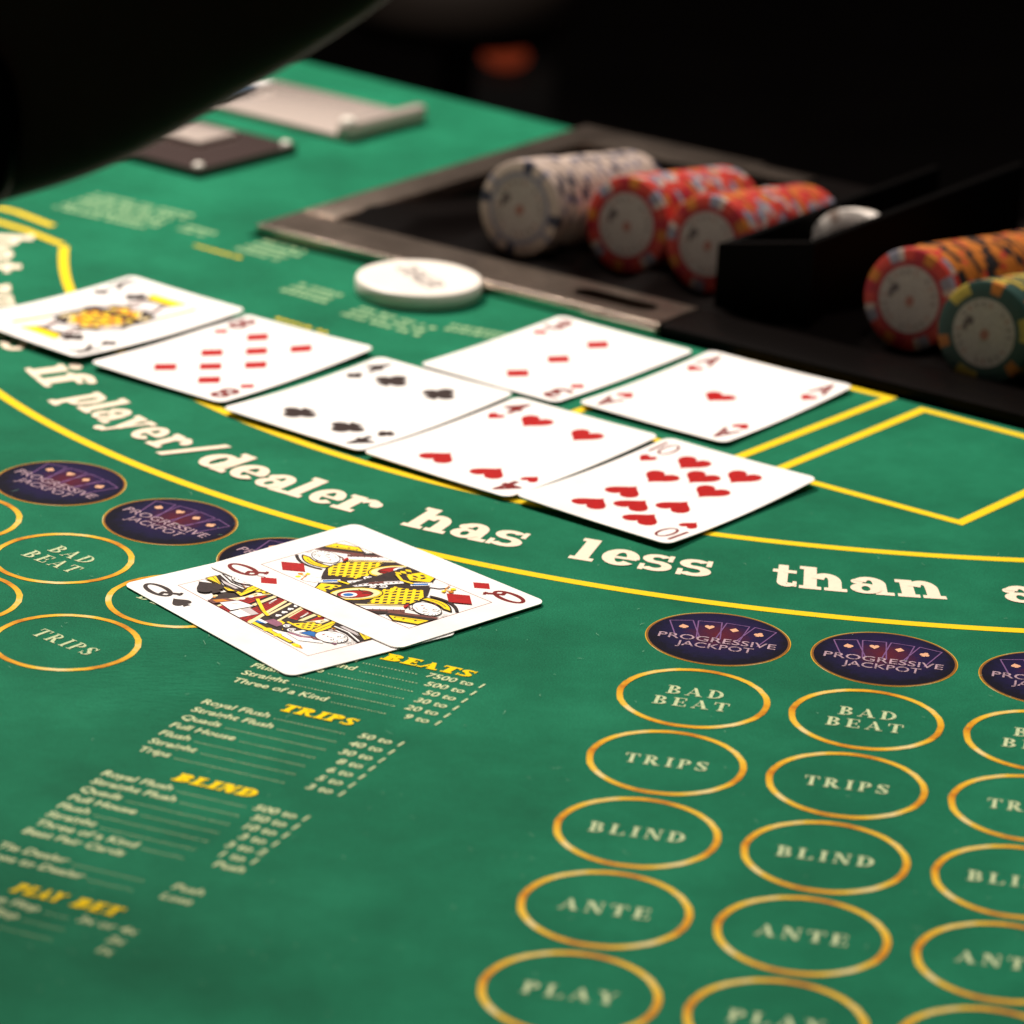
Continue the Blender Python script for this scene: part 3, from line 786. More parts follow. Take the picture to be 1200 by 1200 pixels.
def bez(p0, p1, p2, n=8): return [((1 - t) ** 2 * p0[0] + 2 * t * (1 - t) * p1[0] + t * t * p2[0], (1 - t) ** 2 * p0[1] + 2 * t * (1 - t) * p1[1] + t * t * p2[1]) for t in (i / n for i in range(n + 1))]
def outlined(col, pts, w=.45, oc=BK): return [(col, pts)] + [(oc, p) for p in stroke(pts, w, True)]
def face(cx, cy, rot, rx=4.6, ry=6.4):
    rx *= .86; ry *= .88
    c, s = math.cos(rot), math.sin(rot); T = lambda x, y: (cx + x * c - y * s, cy + x * s + y * c)
    o = outlined(WH, [T(*q) for q in ell(0, 0, rx, ry, 24)], .24)
    for sx in (-1, 1):
        o += L(BK, [T(sx * 2.6, 1.5), T(sx * 1.7, 2.0), T(sx * .8, 1.5)], .24)
        o += [(BK, [T(*q) for q in ell(sx * 1.7, 1.2, .40, .24, 10)])]
        o += L(BK, [T(sx * 2.9, 2.9), T(sx * 1.7, 3.3), T(sx * .7, 2.8)], .2)
    o += L(BR, [T(.2, 1.2), T(.75, -1.1), T(-.1, -1.3)], .26)
    o += [(RE, [T(*q) for q in [(-.8, -2.9), (0, -2.6), (.8, -2.9), (0, -3.3)]])] + L(BK, [T(-.9, -2.95), T(.9, -2.95)], .15)
    for k in range(7):
        a = R(35 + k * 18); o += L(BK, [T(rx * 1.0 * math.cos(a), ry * 1.0 * math.sin(a)), T(rx * .72 * math.cos(a + .12), ry * .80 * math.sin(a + .12))], .18)
    for sx in (-1, 1): o += L(BR, [T(sx * rx * .98, -1.0), T(sx * rx * 1.12, -3.0), T(sx * rx * .9, -4.6)], .5) + L(GY, [T(sx * rx * .7, -.6), T(sx * rx * .62, -2.6)], .3)
    return o
def checks(poly_fn, x0, x1, y0, y1, st, col):
    o = []; r = 0; y = y0
    while y < y1:
        x = x0 + (st if r % 2 else 0)
        while x < x1:
            if poly_fn(x, y): o.append((col, [(x - st * .62, y), (x, y - st * .42), (x + st * .62, y), (x, y + st * .42)]))
            x += 2 * st
        y += st * .9; r += 1
    return o
def inside(P):
    def f(x, y):
        c = False; n = len(P)
        for i in range(n):
            (xa, ya), (xb, yb) = P[i], P[(i + 1) % n]
            if (ya > y) != (yb > y) and x < (xb - xa) * (y - ya) / (yb - ya) + xa: c = not c
        return c
    return f
def scroll(cx, cy, r, col=WH, w=.5):
    pts = [(cx + r * (1 - i / 16) * math.cos(i * .62), cy + r * (1 - i / 16) * math.sin(i * .62)) for i in range(14)]
    return L(col, pts, w)
def queen_diamonds():
    h = []
    # robe ground
    robe = [(-17.5, -4), (-17.5, 8.5), (-12, 12.5), (-6, 17.5), (-2, 20), (9, 20.5), (14, 22), (17.5, 20), (17.5, -4)]
    h.append((BK, robe))
    # collar band going to the right edge
    h += [(WH, [(6.5, 20.5), (9.5, 23.5), (17.5, 14.8), (17.5, 11.0)]), (BR, [(8.6, 22.6), (9.9, 24.0), (17.5, 16.6), (17.5, 14.8)]), (CR, [(6.2, 19.6), (7.3, 20.9), (17.5, 11.2), (17.5, 9.4)])]
    h += L(BK, [(6.4, 20.3), (17.5, 11.2)], .4)
    # chequered yellow bodice
    bod = [(-7.5, 14.0), (-2.5, 19.6), (4, 20.2), (9.6, 16.6), (14.6, 11.5), (8.0, 8.8), (2.0, 5.6), (-2.0, 6.8)]
    h += outlined(YE, bod, .5)
    h += checks(inside(bod), -8, 15, 5, 21, 1.75, BK)
    h += L(YE, [(-2.2, 6.8), (1.0, 9.0), (5.5, 8.6)], .9)
    # big eye-shaped sleeve at the right
    e = lambda rx, ry, dx=0, dy=0: ell(11.6 + dx, 3.6 + dy, rx, ry, 28, R(-28))
    h += outlined(YE, e(8.6, 5.2), .4); h += [(CR, e(7.7, 4.4))]; h += outlined(RE, e(5.6, 3.0, .5, .2), .35)
    h += [(WH, ell(14.0, 3.2, 2.6, 1.9, 20, R(-28))), (BL, ell(14.2, 3.1, 1.7, 1.25, 18, R(-28)))]
    h += L(BK, [(7.0, 6.8), (9, 4.4), (8.5, 1.5)], .28) + L(BR, [(8.0, 6.8), (9.8, 4.6)], .25)
    # lattice band across the centre
    h += [(GY, [(-7.2, 4.6), (-6.0, 6.6), (8.0, -.6), (8.0, -2.0), (0, 0)]), (WH, [(-6.9, 5.0), (-6.3, 6.2), (7.4, -.7), (6.8, -1.6)])]
    h += [(BK, [(-6 + i * 1.5, 4.9 - i * .72), (-5.2 + i * 1.5, 5.1 - i * .72), (-5.0 + i * 1.5, 4.5 - i * .72), (-5.8 + i * 1.5, 4.3 - i * .72)]) for i in range(9)]
    h += scroll(.6, 4.2, 1.5) + scroll(3.4, 2.4, 1.2)
    h += [(BR, [(-2.2, 1.4), (-1.0, 2.6), (3.2, .2), (2.2, -.8)])]
    # left cuff: yellow panel, blue and white bands
    h += outlined(YE, [(-17.5, 8.6), (-13.4, 10.6), (-9.5, 5.2), (-12.0, 0.6), (-17.5, 2.2)], .5)
    h += [(BK, p) for p in (ell(-14.2, 6.6, 1.2, .6, 12), ell(-13.2, 4.0, .6, 1.2, 12), ell(-15.6, 4.8, .7, .9, 12), ell(-11.6, 5.4, .6, .7, 10))] + [(YE, ell(-14.0, 5.4, .7, .7, 10))]
    h += [(WH, [(-13.8, 11.2), (-12.2, 12.8), (-6.6, 9.0), (-8.0, 7.0)]), (BL, [(-12.4, 10.8), (-11.4, 11.8), (-7.2, 8.9), (-8.0, 7.9)])]
    h += L(YE, [(-8.2, 8.2), (-7.4, 4.0), (-9.6, -.5)], .95) + L(BK, [(-7.4, 8.2), (-6.7, 4.0), (-8.8, -.8)], .35)
    # hand with flower
    h += outlined(WH, [(-14.6, 12.0), (-16.6, 15.4), (-14.8, 17.2), (-12.2, 16.0), (-10.6, 13.4), (-12.4, 11.6)], .3, GY)
    h += L(OR, bez((-16.4, 16.4), (-13.5, 17.2), (-11.0, 19.4)), .45) + [(YE, ell(-15.3, 19.0, 1.0, .9, 10)), (OR, ell(-13.2, 20.2, .9, 1.0, 10)), (YE, ell(-11.6, 18.6, .9, .7, 10)), (CR, ell(-13.4, 18.6, .6, .6, 8))]
    for k in range(5): h += L(BK, [(9.4 + k * 1.5, 21.6 - k * 1.5), (10.6 + k * 1.5, 23.0 - k * 1.5)], .2)
    for k in range(4): h += L(BK, [(-16.8 + k * 1.6, 1.6 + k * .1), (-16.2 + k * 1.6, -2.5)], .35)
    h += [(YE, [(-16 + k * 2.2, -1.2), (-15 + k * 2.2, .6), (-14.2 + k * 2.2, -1.2), (-15 + k * 2.2, -2.6)]) for k in range(3)]
    # hair, headdress, crown
    hair = bez((-1.6, 32.4), (-7.4, 27.0), (-3.8, 19.6)) + bez((-1.0, 19.2), (-3.6, 24.0), (-1.2, 29.4))
    h += outlined(YE, hair, .55)
    h += L(BK, bez((-3.2, 33.4), (-8.6, 27.0), (-5.4, 19.2)), 1.15)
    h += L(BK, bez((-3.0, 28.5), (-4.6, 25.0), (-3.2, 21.4)), .3)
    h += [(BR, [(4.6, 33.9), (8.4, 33.9), (15.8, 21.6), (12.6, 20.4)]), (BK, [(6.2, 33.9), (8.8, 33.9), (16.0, 21.8), (14.6, 21.0)])]
    crown = [(8.6, 33.9), (13.6, 33.9), (17.2, 26.6), (15.6, 22.6)]
    h += outlined(YE, crown, .4) + [(BK, ell(12.2, 31.2, .5, .4, 8)), (BK, ell(14.2, 28.0, .5, .4, 8)), (BK, ell(15.4, 25.4, .4, .35, 8))] + L(BK, [(10.4, 33.2), (15.0, 25.0)], .25)
    h += face(2.9, 26.4, R(-14), 4.7, 6.6)
    h += [(RE, [(4.4, 20.0), (7.0, 20.2), (8.2, 21.8), (6.2, 21.4)])]
    h += [(BK, p) for p in stroke([(.6, 33.4), (1.6, 32.4)], .25) + stroke([(1.6, 33.8), (2.6, 32.9)], .25) + stroke([(2.6, 33.9), (3.6, 33.2)], .25)]
    # pip inside the frame
    h += [(RE, [(-11 + a, 26.2 + b) for a, b in p]) for p in suit('d', 9.0, 11.4)]
    return dbl(h), CM
def from_tl(x, y): return (x - 17.5, 34 - y)
def queen_spades(alt=False):
    T = from_tl; tp = lambda pts: [T(*p) for p in pts]
    h = []
    c1, c2 = (PU, RE) if not alt else (BK, YE)
    # everything is given from the frame's top left corner, lower half, in millimetres
    h.append((BK, tp([(0, 33.5), (35, 33.5), (35, 52), (28, 56), (20, 54), (12, 52), (7, 53), (3, 44), (0, 36)])))
    # red and cream stripes of the robe fanning to the right
    h += [(RE if not alt else YE, tp([(13, 40.5), (35, 31.5), (35, 37.5), (14, 43)])), (CR, tp([(13, 39.2), (35, 29.4), (35, 31.2), (13, 40.4)])), (CR, tp([(14, 43.6), (35, 38.4), (35, 40.0), (15, 44.8)]))]
    h += [(BK, tp([(8.5, 34.0), (26.5, 27.5), (26.5, 32.5), (9.5, 38.5)])), (CR, tp([(8.4, 33.8), (26.5, 26.6), (26.5, 27.6), (8.6, 34.8)])), (CR, tp([(9.2, 38.2), (26.5, 32.0), (26.5, 33.0), (9.6, 39.2)]))]
    for i in range(5):
        cx, cy = 11.4 + i * 3.1, 35.4 - i * 1.15; h += [(WH, [T(cx + a, cy - b) for a, b in p]) for p in suit('h', 2.1, 2.0)]
    h += [(WH, tp([(16, 41.6), (20.5, 39.8), (20.5, 40.4), (16.6, 42.4)]))]
    h += [(OR if alt else RE, tp([(17.0, 45.5), (35, 41), (35, 46), (22, 48.5)]))]
    for k in range(4): h += L(BK, [T(14 + k * .3, 41.0 + k * .55), T(35, 32.6 + k * 1.35)], .22)
    for k in range(3): h += L(BK, [T(19 + k * .8, 46.2 + k * .6), T(35, 42.2 + k * 1.2)], .22)
    # ornament band
    h += [(CR, tp([(14.5, 45.6), (35, 50.5), (35, 51.6), (14.5, 46.6)])), (CR, tp([(15.5, 49.0), (35, 46.2), (35, 47.2), (15.5, 49.9)]))]
    for i in range(5): h += scroll(*T(18.5 + i * 3.2, 47.9), .9)
    # chequered yellow collar
    ch = tp([(10.5, 44.5), (17, 47.0), (19.0, 52.2), (12.5, 52.8), (9.5, 48.5)])
    h += outlined(YE, ch, .4); h += checks(inside(ch), ch[0][0] - 4, ch[0][0] + 12, ch[3][1] - 1, ch[0][1] + 1, 1.35, BK)
    # left arm: purple panel, blue shoulder, yellow edge
    h += outlined(PU if not alt else GY, tp([(4.6, 38.4), (9.6, 38.6), (8.6, 44.4), (5.4, 44.6)]), .4) + [(WH, tp([(3.6, 36.4), (5.0, 36.0), (5.2, 40.4), (4.2, 40.6)])), (BL, tp([(2.2, 35.6), (3.6, 36.2), (4.2, 40.8), (2.6, 38.8)]))]
    h += L(YE, [T(9.4, 38.8), T(9.0, 43.4), T(6.0, 47.4)], .9)
    h += [(BK, tp([(6.4, 44.8), (10.4, 43.0), (10.8, 50.4), (8.4, 51.8), (5.6, 48.4)]))] + scroll(*T(8.4, 45.8), 1.3) + scroll(*T(7.6, 49.2), 1.5)
    h += L(YE, [T(10.6, 43.2), T(11.0, 49.0), T(13.2, 53.4)], .8)
    # veil edge
    h += [(WH, tp([(5.0, 50.0), (10.5, 51.0), (12.0, 56.0), (9.5, 62.8), (4.6, 57.0)]))]
    h += L(PU, [T(5.8, 50.4), T(7.0, 55.0), T(11.4, 60.0), T(12.2, 65.2)], 1.1) + L(BK, [T(6.6, 50.4), T(7.8, 54.6), T(12.0, 59.6)], .3)
    h += outlined(BL, tp([(8.2, 52.4), (12.6, 52.6), (12.4, 58.0), (10.2, 57.6)]), .35)
    # hair above the brow (turned), face, headdress
    h += outlined(YE, tp([(11.8, 52.6), (24.6, 49.2), (24.0, 53.2), (13.0, 55.2)]), .4) + L(BK, [T(12.6, 53.8), T(24.2, 51.2)], .25) + [(OR, tp([(18.5, 54.6), (24.0, 53.2), (23.6, 55.6), (20.0, 56.8)]))]
    cx, cy = T(14.4, 60.2); h += face(cx, cy, R(196), 5.0, 6.0)
    h += [(BK, tp([(19.2, 53.4), (22.6, 51.6), (23.6, 58.0), (21.0, 67.5), (18.2, 67.9), (19.8, 60)]))] + L(WH, [T(20.2, 54.0), T(20.9, 60.0), T(19.2, 67.5)], .55)
    h += [(GY, tp([(21.4, 55.0), (22.4, 55.2), (22.8, 61.0), (21.6, 64.0)]))]
    h += outlined(YE, tp([(23.4, 53.0), (25.4, 55.0), (24.4, 62.0), (25.0, 67.6), (21.0, 67.6), (24.0, 60.0)]), .4) + L(BK, [T(24.4, 56), T(24.0, 61), T(22.6, 67)], .25)
    h += [(BK, p) for k in range(4) for p in stroke([T(15.0 + k * .9, 65.6), T(15.5 + k * .9, 67.6)], .22)]
    # sceptre along the left edge
    h += outlined(YE, tp([(.5, 35.0), (2.4, 35.4), (2.6, 57.0), (1.2, 57.0)]), .3) + [(YE, ell(*T(1.9, 59.6), 1.1, 2.2, 12)), (YE, ell(*T(1.9, 45.0), 1.5, 1.3, 12)), (YE, ell(*T(1.9, 50.0), 1.4, 1.1, 12))] + L(BK, [T(1.2, 57.4), T(2.8, 57.6)], .4) + L(OR, [T(1.2, 60.2), T(1.9, 62.4), T(2.8, 60.2)], .5)
    # hand (upper half neighbour is the turned copy)
    h += outlined(WH, tp([(25.5, 40.6), (33.8, 41.5), (33.0, 48.8), (27.0, 47.0)]), .3) + L(BK, [T(28, 43), T(30, 44.4)], .25) + L(BK, [T(28.2, 45), T(30.4, 45.8)], .25)
    h += [(GY, tp([(28.2, 34.6), (34.8, 35.4), (34.8, 40.8), (27.6, 40.4)])), (WH, tp([(30.8, 35.0), (34.9, 35.4), (34.9, 40.6), (30.8, 40.6)]))] + L(YE, [T(26.4, 32.4), T(25.2, 36.6), T(21.4, 44.8)], 1.1) + L(BK, [T(27.0, 33.0), T(26.0, 37.0), T(22.2, 45.0)], .3)
    h += [(BR, tp([(27.5, 47.2), (34.9, 49.0), (34.9, 52.5), (29.0, 50.5)])), (OR, tp([(29.5, 48.2), (33.5, 49.4), (33.5, 51.6), (30.5, 50.6)]))]
    h += [(CR, ell(*T(27.4, 57.6), .8, .9, 10))] if False else []
    # pip: drawn for the turned copy (top left)
    sp_ = suit('s', 9.2, 11.0) if not alt else suit('c', 9, 10)
    h += [(BK, [(11.1 + -a, -26.9 - b) for a, b in p]) for p in sp_]
    h += [(CR, ell(*T(30.4, 54.6), .9, .8, 10)), (OR, ell(*T(31.4, 53.6), .5, .5, 8))]
    return dbl(h), CM
def king_clubs():
    h = []
    h.append((BK, [(-13, -8), (-15.5, 6), (-11, 14), (-4, 18), (10, 17), (15, 8), (13, -8)]))
    bod = [(-9, -4), (-10, 7), (-5, 14), (5, 14.5), (10.5, 8), (9.5, -4)]
    h += outlined(OR, bod, .6); h += checks(inside(bod), -10, 11, -5, 15, 2.2, BK); h += checks(inside(bod), -9, 11, -4, 15, 3.1, YE)
    h += [(YE, ell(0, 4.5, 5.5, 3.4, 18))] + L(BK, arcpts(0, 4.5, 5.5, 3.4, 0, 360, 16), .8) + [(BR, ell(0, 4.5, 2.8, 1.6, 14))]
    h += [(GY, [(-14.6, 5), (-10.6, 13), (-8.5, 11), (-11.5, 3)]), (CR, [(11, 13), (14, 9), (13, 5), (10, 9)])] + L(CR, [(-12, -2), (-8, 9), (-2, 16)], .8) + L(CR, [(12, -2), (9, 9), (3, 16)], .8)
    h += face(0.6, 22.5, 0, 4.2, 5.0)
    h += [(BR, [(-5.5, 18), (-3.4, 26), (-4.6, 27), (-8, 18)]), (BR, [(6.5, 18), (4.4, 26), (5.6, 27), (9, 18)]), (GY, [(-2.5, 18.5), (3.7, 18.5), (2.4, 14), (-1.2, 14)])]
    h += outlined(YE, [(-6.5, 27.5), (7.7, 27.5), (10, 33.8), (-9, 33.8)], .6) + [(BK, [(-6.5, 26.4), (7.7, 26.4), (7.7, 28.4), (-6.5, 28.4)])]
    h += L(BK, [(12, -2), (16.2, 31)], 1.9) + L(YE, [(14.0, 15), (16.0, 32)], .9)
    h += [(BK, [(-11 + a, 27 + b) for a, b in p]) for p in suit('c', 9, 10)]
    return dbl(h), CM
card('playing_card', 'queen of spades, lower of the two overlapping cards, partly covered by the queen of diamonds', 'Q', 's', (-66.59, 1045.34), .69958, court=queen_spades(), lift=.00035)
card('playing_card', 'queen of diamonds lying on top of the queen of spades', 'Q', 'd', (-41.3, 1069.1), .79422, court=queen_diamonds(), lift=.00085)
card('playing_card', 'ten of hearts with ten red pips, nearest end of the row of five cards', '10', 'h', (51.95, 1168.2), -.64521, bend=(.0003, .0014), lift=.0004, twist=.0004)
card('playing_card', 'four of hearts between the ten of hearts and the four of clubs', '4', 'h', (-.99, 1206.27), -.63617, bend=(.0002, .0011), lift=.0004, twist=.0003)
card('playing_card', 'four of clubs with black pips in the middle of the row', '4', 'c', (-52.51, 1245.41), -.63402, bend=(.0002, .0012), lift=.0004, twist=.0003)
card('playing_card', 'eight of diamonds beside the king', '8', 'd', (-104.98, 1290.44), -.61713, bend=(.0003, .0010), lift=.0004, twist=.0004)
card('playing_card', 'king with yellow and black picture at the far left of the row', 'K', 'c', (-157.22, 1329.87), -.69453, bend=(.0003, .0014), lift=.0014, twist=.0004, court=king_clubs())
card('playing_card', 'three of diamonds beside the ace, next to the chip tray', '3', 'd', (14.35, 1311.4), -.63431, bend=(.0002, .0006), lift=.0004)
card('playing_card', 'ace of hearts with a single heart in its centre', 'A', 'h', (72.36, 1274.36), -.61191, bend=(.0003, .0010), lift=.0004, twist=.0002, corners=4)

# ================================================================== DEALER PUCK
def lathe(name, prof, mats, n=64, midx=None, smooth_angle=R(35)):
    bm = bmesh.new(); rings = []
    for r, z in prof:
        rings.append([bm.verts.new((r * math.cos(2 * math.pi * i / n), r * math.sin(2 * math.pi * i / n), z)) for i in range(n)] if r > 1e-6 else [bm.verts.new((0, 0, z))])
    for k in range(len(rings) - 1):
        a, b = rings[k], rings[k + 1]
        for i in range(n):
            j = (i + 1) % n
            if len(a) == 1: f = bm.faces.new((a[0], b[i], b[j]))
            elif len(b) == 1: f = bm.faces.new((a[i], b[0], a[j]))
            else: f = bm.faces.new((a[i], b[i], b[j], a[j]))
            if midx: f.material_index = midx[k]
    bmesh.ops.recalc_face_normals(bm, faces=bm.faces[:])
    return bm_mesh(name, bm, mats, True, smooth_angle)
pc = px(490, 347); pr = .0250
pk = link('dealer_button', None, None, (pc.x, pc.y + .003, .0002))
tag(pk, 'round white plastic dealer button with grey lettering beside the chip tray', 'dealer button')
link('disc', lathe('disc', [(0, 0), (pr - .0015, 0), (pr - .0004, .0004), (pr, .0016), (pr, .0054), (pr - .0005, .0064), (pr - .0016, .0069), (pr - .0028, .00675), (0, .0067)], M['puck']), pk)
P, w0 = font_polys('DEALER', .015)
aa = R(-62)
link('lettering', flat_mesh('lettering', P, M['puck_ink'], .00680, lambda q: ((q[0] / w0 - .5) * .030 * math.cos(aa) - (q[1] - .35) * .0125 * math.sin(aa) + .001, (q[0] / w0 - .5) * .030 * math.sin(aa) + (q[1] - .35) * .0125 * math.cos(aa))), pk)

# ================================================================== CHIP TRAY
tray = link('chip_tray', None, None, (RO.x, RO.y, 0), RA)
tag(tray, 'black chip tray with a dull steel rim let into the felt', 'chip tray')
SLOPE = math.tan(R(7.5))
TL_, TD = .60, .240      # tray length and depth
def tbox(name, s0, t0, z0, s1, t1, z1, mat, bev=.0008):
    bm = bmesh.new(); box_bm(bm, s0, t0, z0, s1, t1, z1, bev)
    return link(name, bm_mesh(name, bm, mat, True, R(40)), tray)
# near rim in steel with a rounded slot
def slot_rim():
    bm = bmesh.new(); z1, z0 = .005, -.002
    outer = [(.0, .0), (.198, .0), (.198, .029), (.0, .029)]
    sl = [];  sc, st_, hw, hr = .168, .0150, .0135, .0055
    for i in range(9): a = R(-90 + 180 * i / 8); sl.append((sc + hw + hr * math.cos(a), st_ + hr * math.sin(a)))
    for i in range(9): a = R(90 + 180 * i / 8); sl.append((sc - hw + hr * math.cos(a), st_ + hr * math.sin(a)))
    def loop(pts, z): return [bm.verts.new((a, b, z)) for a, b in pts]
    bv = .0007
    oi = [(bv, bv), (.198 - bv, bv), (.198 - bv, .029 - bv), (bv, .029 - bv)]
    ot, om, ob = loop(oi, z1), loop(outer, z1 - bv), loop(outer, z0)
    it, ib = loop(sl, z1), loop(sl, z0)
    def edges(l): return [bm.edges.new((l[i], l[(i + 1) % len(l)])) for i in range(len(l))]
    bmesh.ops.triangle_fill(bm, use_beauty=True, edges=edges(ot) + edges(it))
    for a, b in ((om, ot), (ob, om)):
        for i in range(4): bm.faces.new((a[i], a[(i + 1) % 4], b[(i + 1) % 4], b[i]))
    n = len(sl)
    for i in range(n): bm.faces.new((it[i], it[(i + 1) % n], ib[(i + 1) % n], ib[i]))
    bmesh.ops.recalc_face_normals(bm, faces=bm.faces[:])
    return bm_mesh('rim', bm, M['steel'])
link('rim', slot_rim(), tray)
M['polished'] = simple('polished_steel', (.80, .70, .60), .22, metal=1, bump=.25, bscale=120)
tbox('edge_glint', .090, -.0018, .0004, .1975, -.0002, .0036, M['polished'], .0005)  # polished strips added to stand in for highlights along the rim edges
tbox('edge_glint', .0186, .2100, .0010, .0975, .2117, .0056, M['polished'], .0004)
tbox('rim', 0, .0294, -.002, .018, TD, .005, M['steel'])
tbox('rim', .0184, .212, -.002, .098, TD, .005, M['steel'])
tbox('rim', .0984, .212, -.002, TL_, TD, .0042, M['gloss_black'])
tbox('rim', .1984, 0, -.002, TL_, .029, .0046, M['gloss_black'], .0012)
tbox('rim_plate', .0984, .2160, .0046, .130, .2300, .0066, M['steel'], .0005)
tbox('tray_base', .001, .001, -.085, TL_, TD, -.078, M['gloss_black'])
# grooved floor with the tubes running away from the players
TUBES = [.0590, .0990, .1420, .1800, .2185, .2804, .3210, .3615, .4020, .4425, .4830]
def groove_floor():
    ss = sorted(set([.018 + i * .0025 for i in range(int((TL_ - .018) / .0025) + 1)])); vs = []; fs = []
    def zz(s):
        d = min(abs(s - c) for c in TUBES); rr = .0205
        return (.0215 - math.sqrt(max(rr * rr - d * d, 0))) if d < .0165 else .0215 - math.sqrt(rr * rr - .0165 ** 2)
    ts = (.0292, .033, .052, .070, .120, .170, .2118)
    for s in ss:
        for k, t in enumerate(ts):
            z = min(zz(s), .0070) - (t - .045) * SLOPE
            if k < 2: z = min(z, .0015)
            vs.append((s, t, z))
    n = len(ts)
    for i in range(len(ss) - 1):
        for k in range(n - 1): fs.append((i * n + k, (i + 1) * n + k, (i + 1) * n + k + 1, i * n + k + 1))
    return mesh('grooved_floor', vs, fs, M['gloss_black'], smooth=True)
link('grooved_floor', groove_floor(), tray)
def partition(s, zt, t0, t1):
    bm = bmesh.new(); box_bm(bm, s, t0, -.02, s + .0035, t1, zt, .0008)
    link('partition', bm_mesh('partition', bm, M['deep_black'], True, R(40)), tray)
partition(.1975, .0285, .046, .211); partition(.2370, .0375, .0445, .211)
fp = mesh('front_plate', [(.1975, .0400, -.01), (.2405, .0400, -.01), (.2405, .0400, .0375), (.1975, .0400, .0285), (.1975, .0440, -.01), (.2405, .0440, -.01), (.2405, .0440, .0375), (.1975, .0440, .0285)],
          [(0, 1, 2, 3), (7, 6, 5, 4), (3, 2, 6, 7), (1, 5, 6, 2), (4, 0, 3, 7)], M['deep_black'])
link('front_plate', fp, tray)

# ================================================================== CHIPS
CR_, CT = .0195, .0033
def chip_body(name, base, spot, pattern, nseg=48):
    """disc with moulded edge spots: materials [base, spot...]"""
    bm = bmesh.new()
    prof = [(CR_ - .0009, 0), (CR_ - .0002, .00025), (CR_, .0008), (CR_, CT - .0008), (CR_ - .0002, CT - .00025), (CR_ - .0009, CT)]
    rings = [[bm.verts.new((r * math.cos(2 * math.pi * i / nseg), r * math.sin(2 * math.pi * i / nseg), z)) for i in range(nseg)] for r, z in [(CR_ * .72, 0)] + prof + [(CR_ * .72, CT)]]
    for k in range(len(rings) - 1):
        for i in range(nseg):
            j = (i + 1) % nseg
            f = bm.faces.new((rings[k][i], rings[k][j], rings[k + 1][j], rings[k + 1][i])); f.material_index = pattern[i % len(pattern)]
    bm.faces.new(list(reversed(rings[0]))); bm.faces.new(rings[-1])
    bmesh.ops.recalc_face_normals(bm, faces=bm.faces[:])
    return bm_mesh(name, bm, [M[base]] + [M[x] for x in spot], True, R(40))
INLAY = lathe('inlay', [(0, 0), (CR_ * .66, 0), (CR_ * .66, .00015), (0, .00015)], M['k_inlay'], 40)
def disc_ring(r0, r1, mat):
    bm = bmesh.new(); n = 40
    a = [bm.verts.new((r0 * math.cos(2 * math.pi * i / n), r0 * math.sin(2 * math.pi * i / n), 0)) for i in range(n)]
    b = [bm.verts.new((r1 * math.cos(2 * math.pi * i / n), r1 * math.sin(2 * math.pi * i / n), 0)) for i in range(n)]
    for i in range(n): bm.faces.new((a[i], b[i], b[(i + 1) % n], a[(i + 1) % n]))
    return bm_mesh('face_ring', bm, mat)
def marks_mesh():
    polys = [(0, p) for p in stroke([(-.0078, -.0022), (-.0082, .0004), (-.0074, .0026)], .0019)] + [(0, ell(-.0066, .0015, .0012, .0016, 10))]
    polys += [(1, ell(.0006, -.0004, .0019, .0021, 12))]
    for k in range(22):
        a = 2 * math.pi * k / 22
        if k % 11 in (0, 5): continue
        polys += [(0 if k % 3 else 1, p) for p in stroke([(.0098 * math.cos(a), .0098 * math.sin(a)), (.0113 * math.cos(a + .06), .0113 * math.sin(a + .06))], .0006)]
    return print_mesh('face_marks', polys, [M['k_print'], M['k_printr']], 0, .00001)
MARKS = marks_mesh()
STK = {
 'white': dict(base='k_white', spot=['k_navy', 'k_grey'], pat=[0] * 5 + [1] * 2 + [0] * 2 + [2] * 1 + [0] * 2, ring='k_grey', col='grey-white'),
 'red': dict(base='k_red', spot=['k_grey', 'k_crimson', 'k_white', 'k_orange'], pat=[0] * 3 + [1] * 2 + [3] * 1 + [0] * 2 + [2] * 2 + [4] * 2, ring='k_crimson', col='red'),
 'orange': dict(base='k_orange', spot=['k_black', 'k_red'], pat=[0] * 4 + [1] * 4 + [0] * 3 + [2] * 1, ring='k_orange', col='orange'),
 'green': dict(base='k_green', spot=['k_yellow', 'k_orange'], pat=[0] * 6 + [1] * 4 + [0] * 4 + [2] * 2, ring='k_green', col='dark green'),
 'bone': dict(base='k_bone', spot=['k_white'], pat=[0] * 8 + [1] * 2, ring='k_bone', col='white'),
}
for k, d in STK.items():
    d['mesh'] = chip_body('chip_body', d['base'], d['spot'], d['pat']); d['ringm'] = disc_ring(CR_ * .665, CR_ * .76, M[d['ring']])
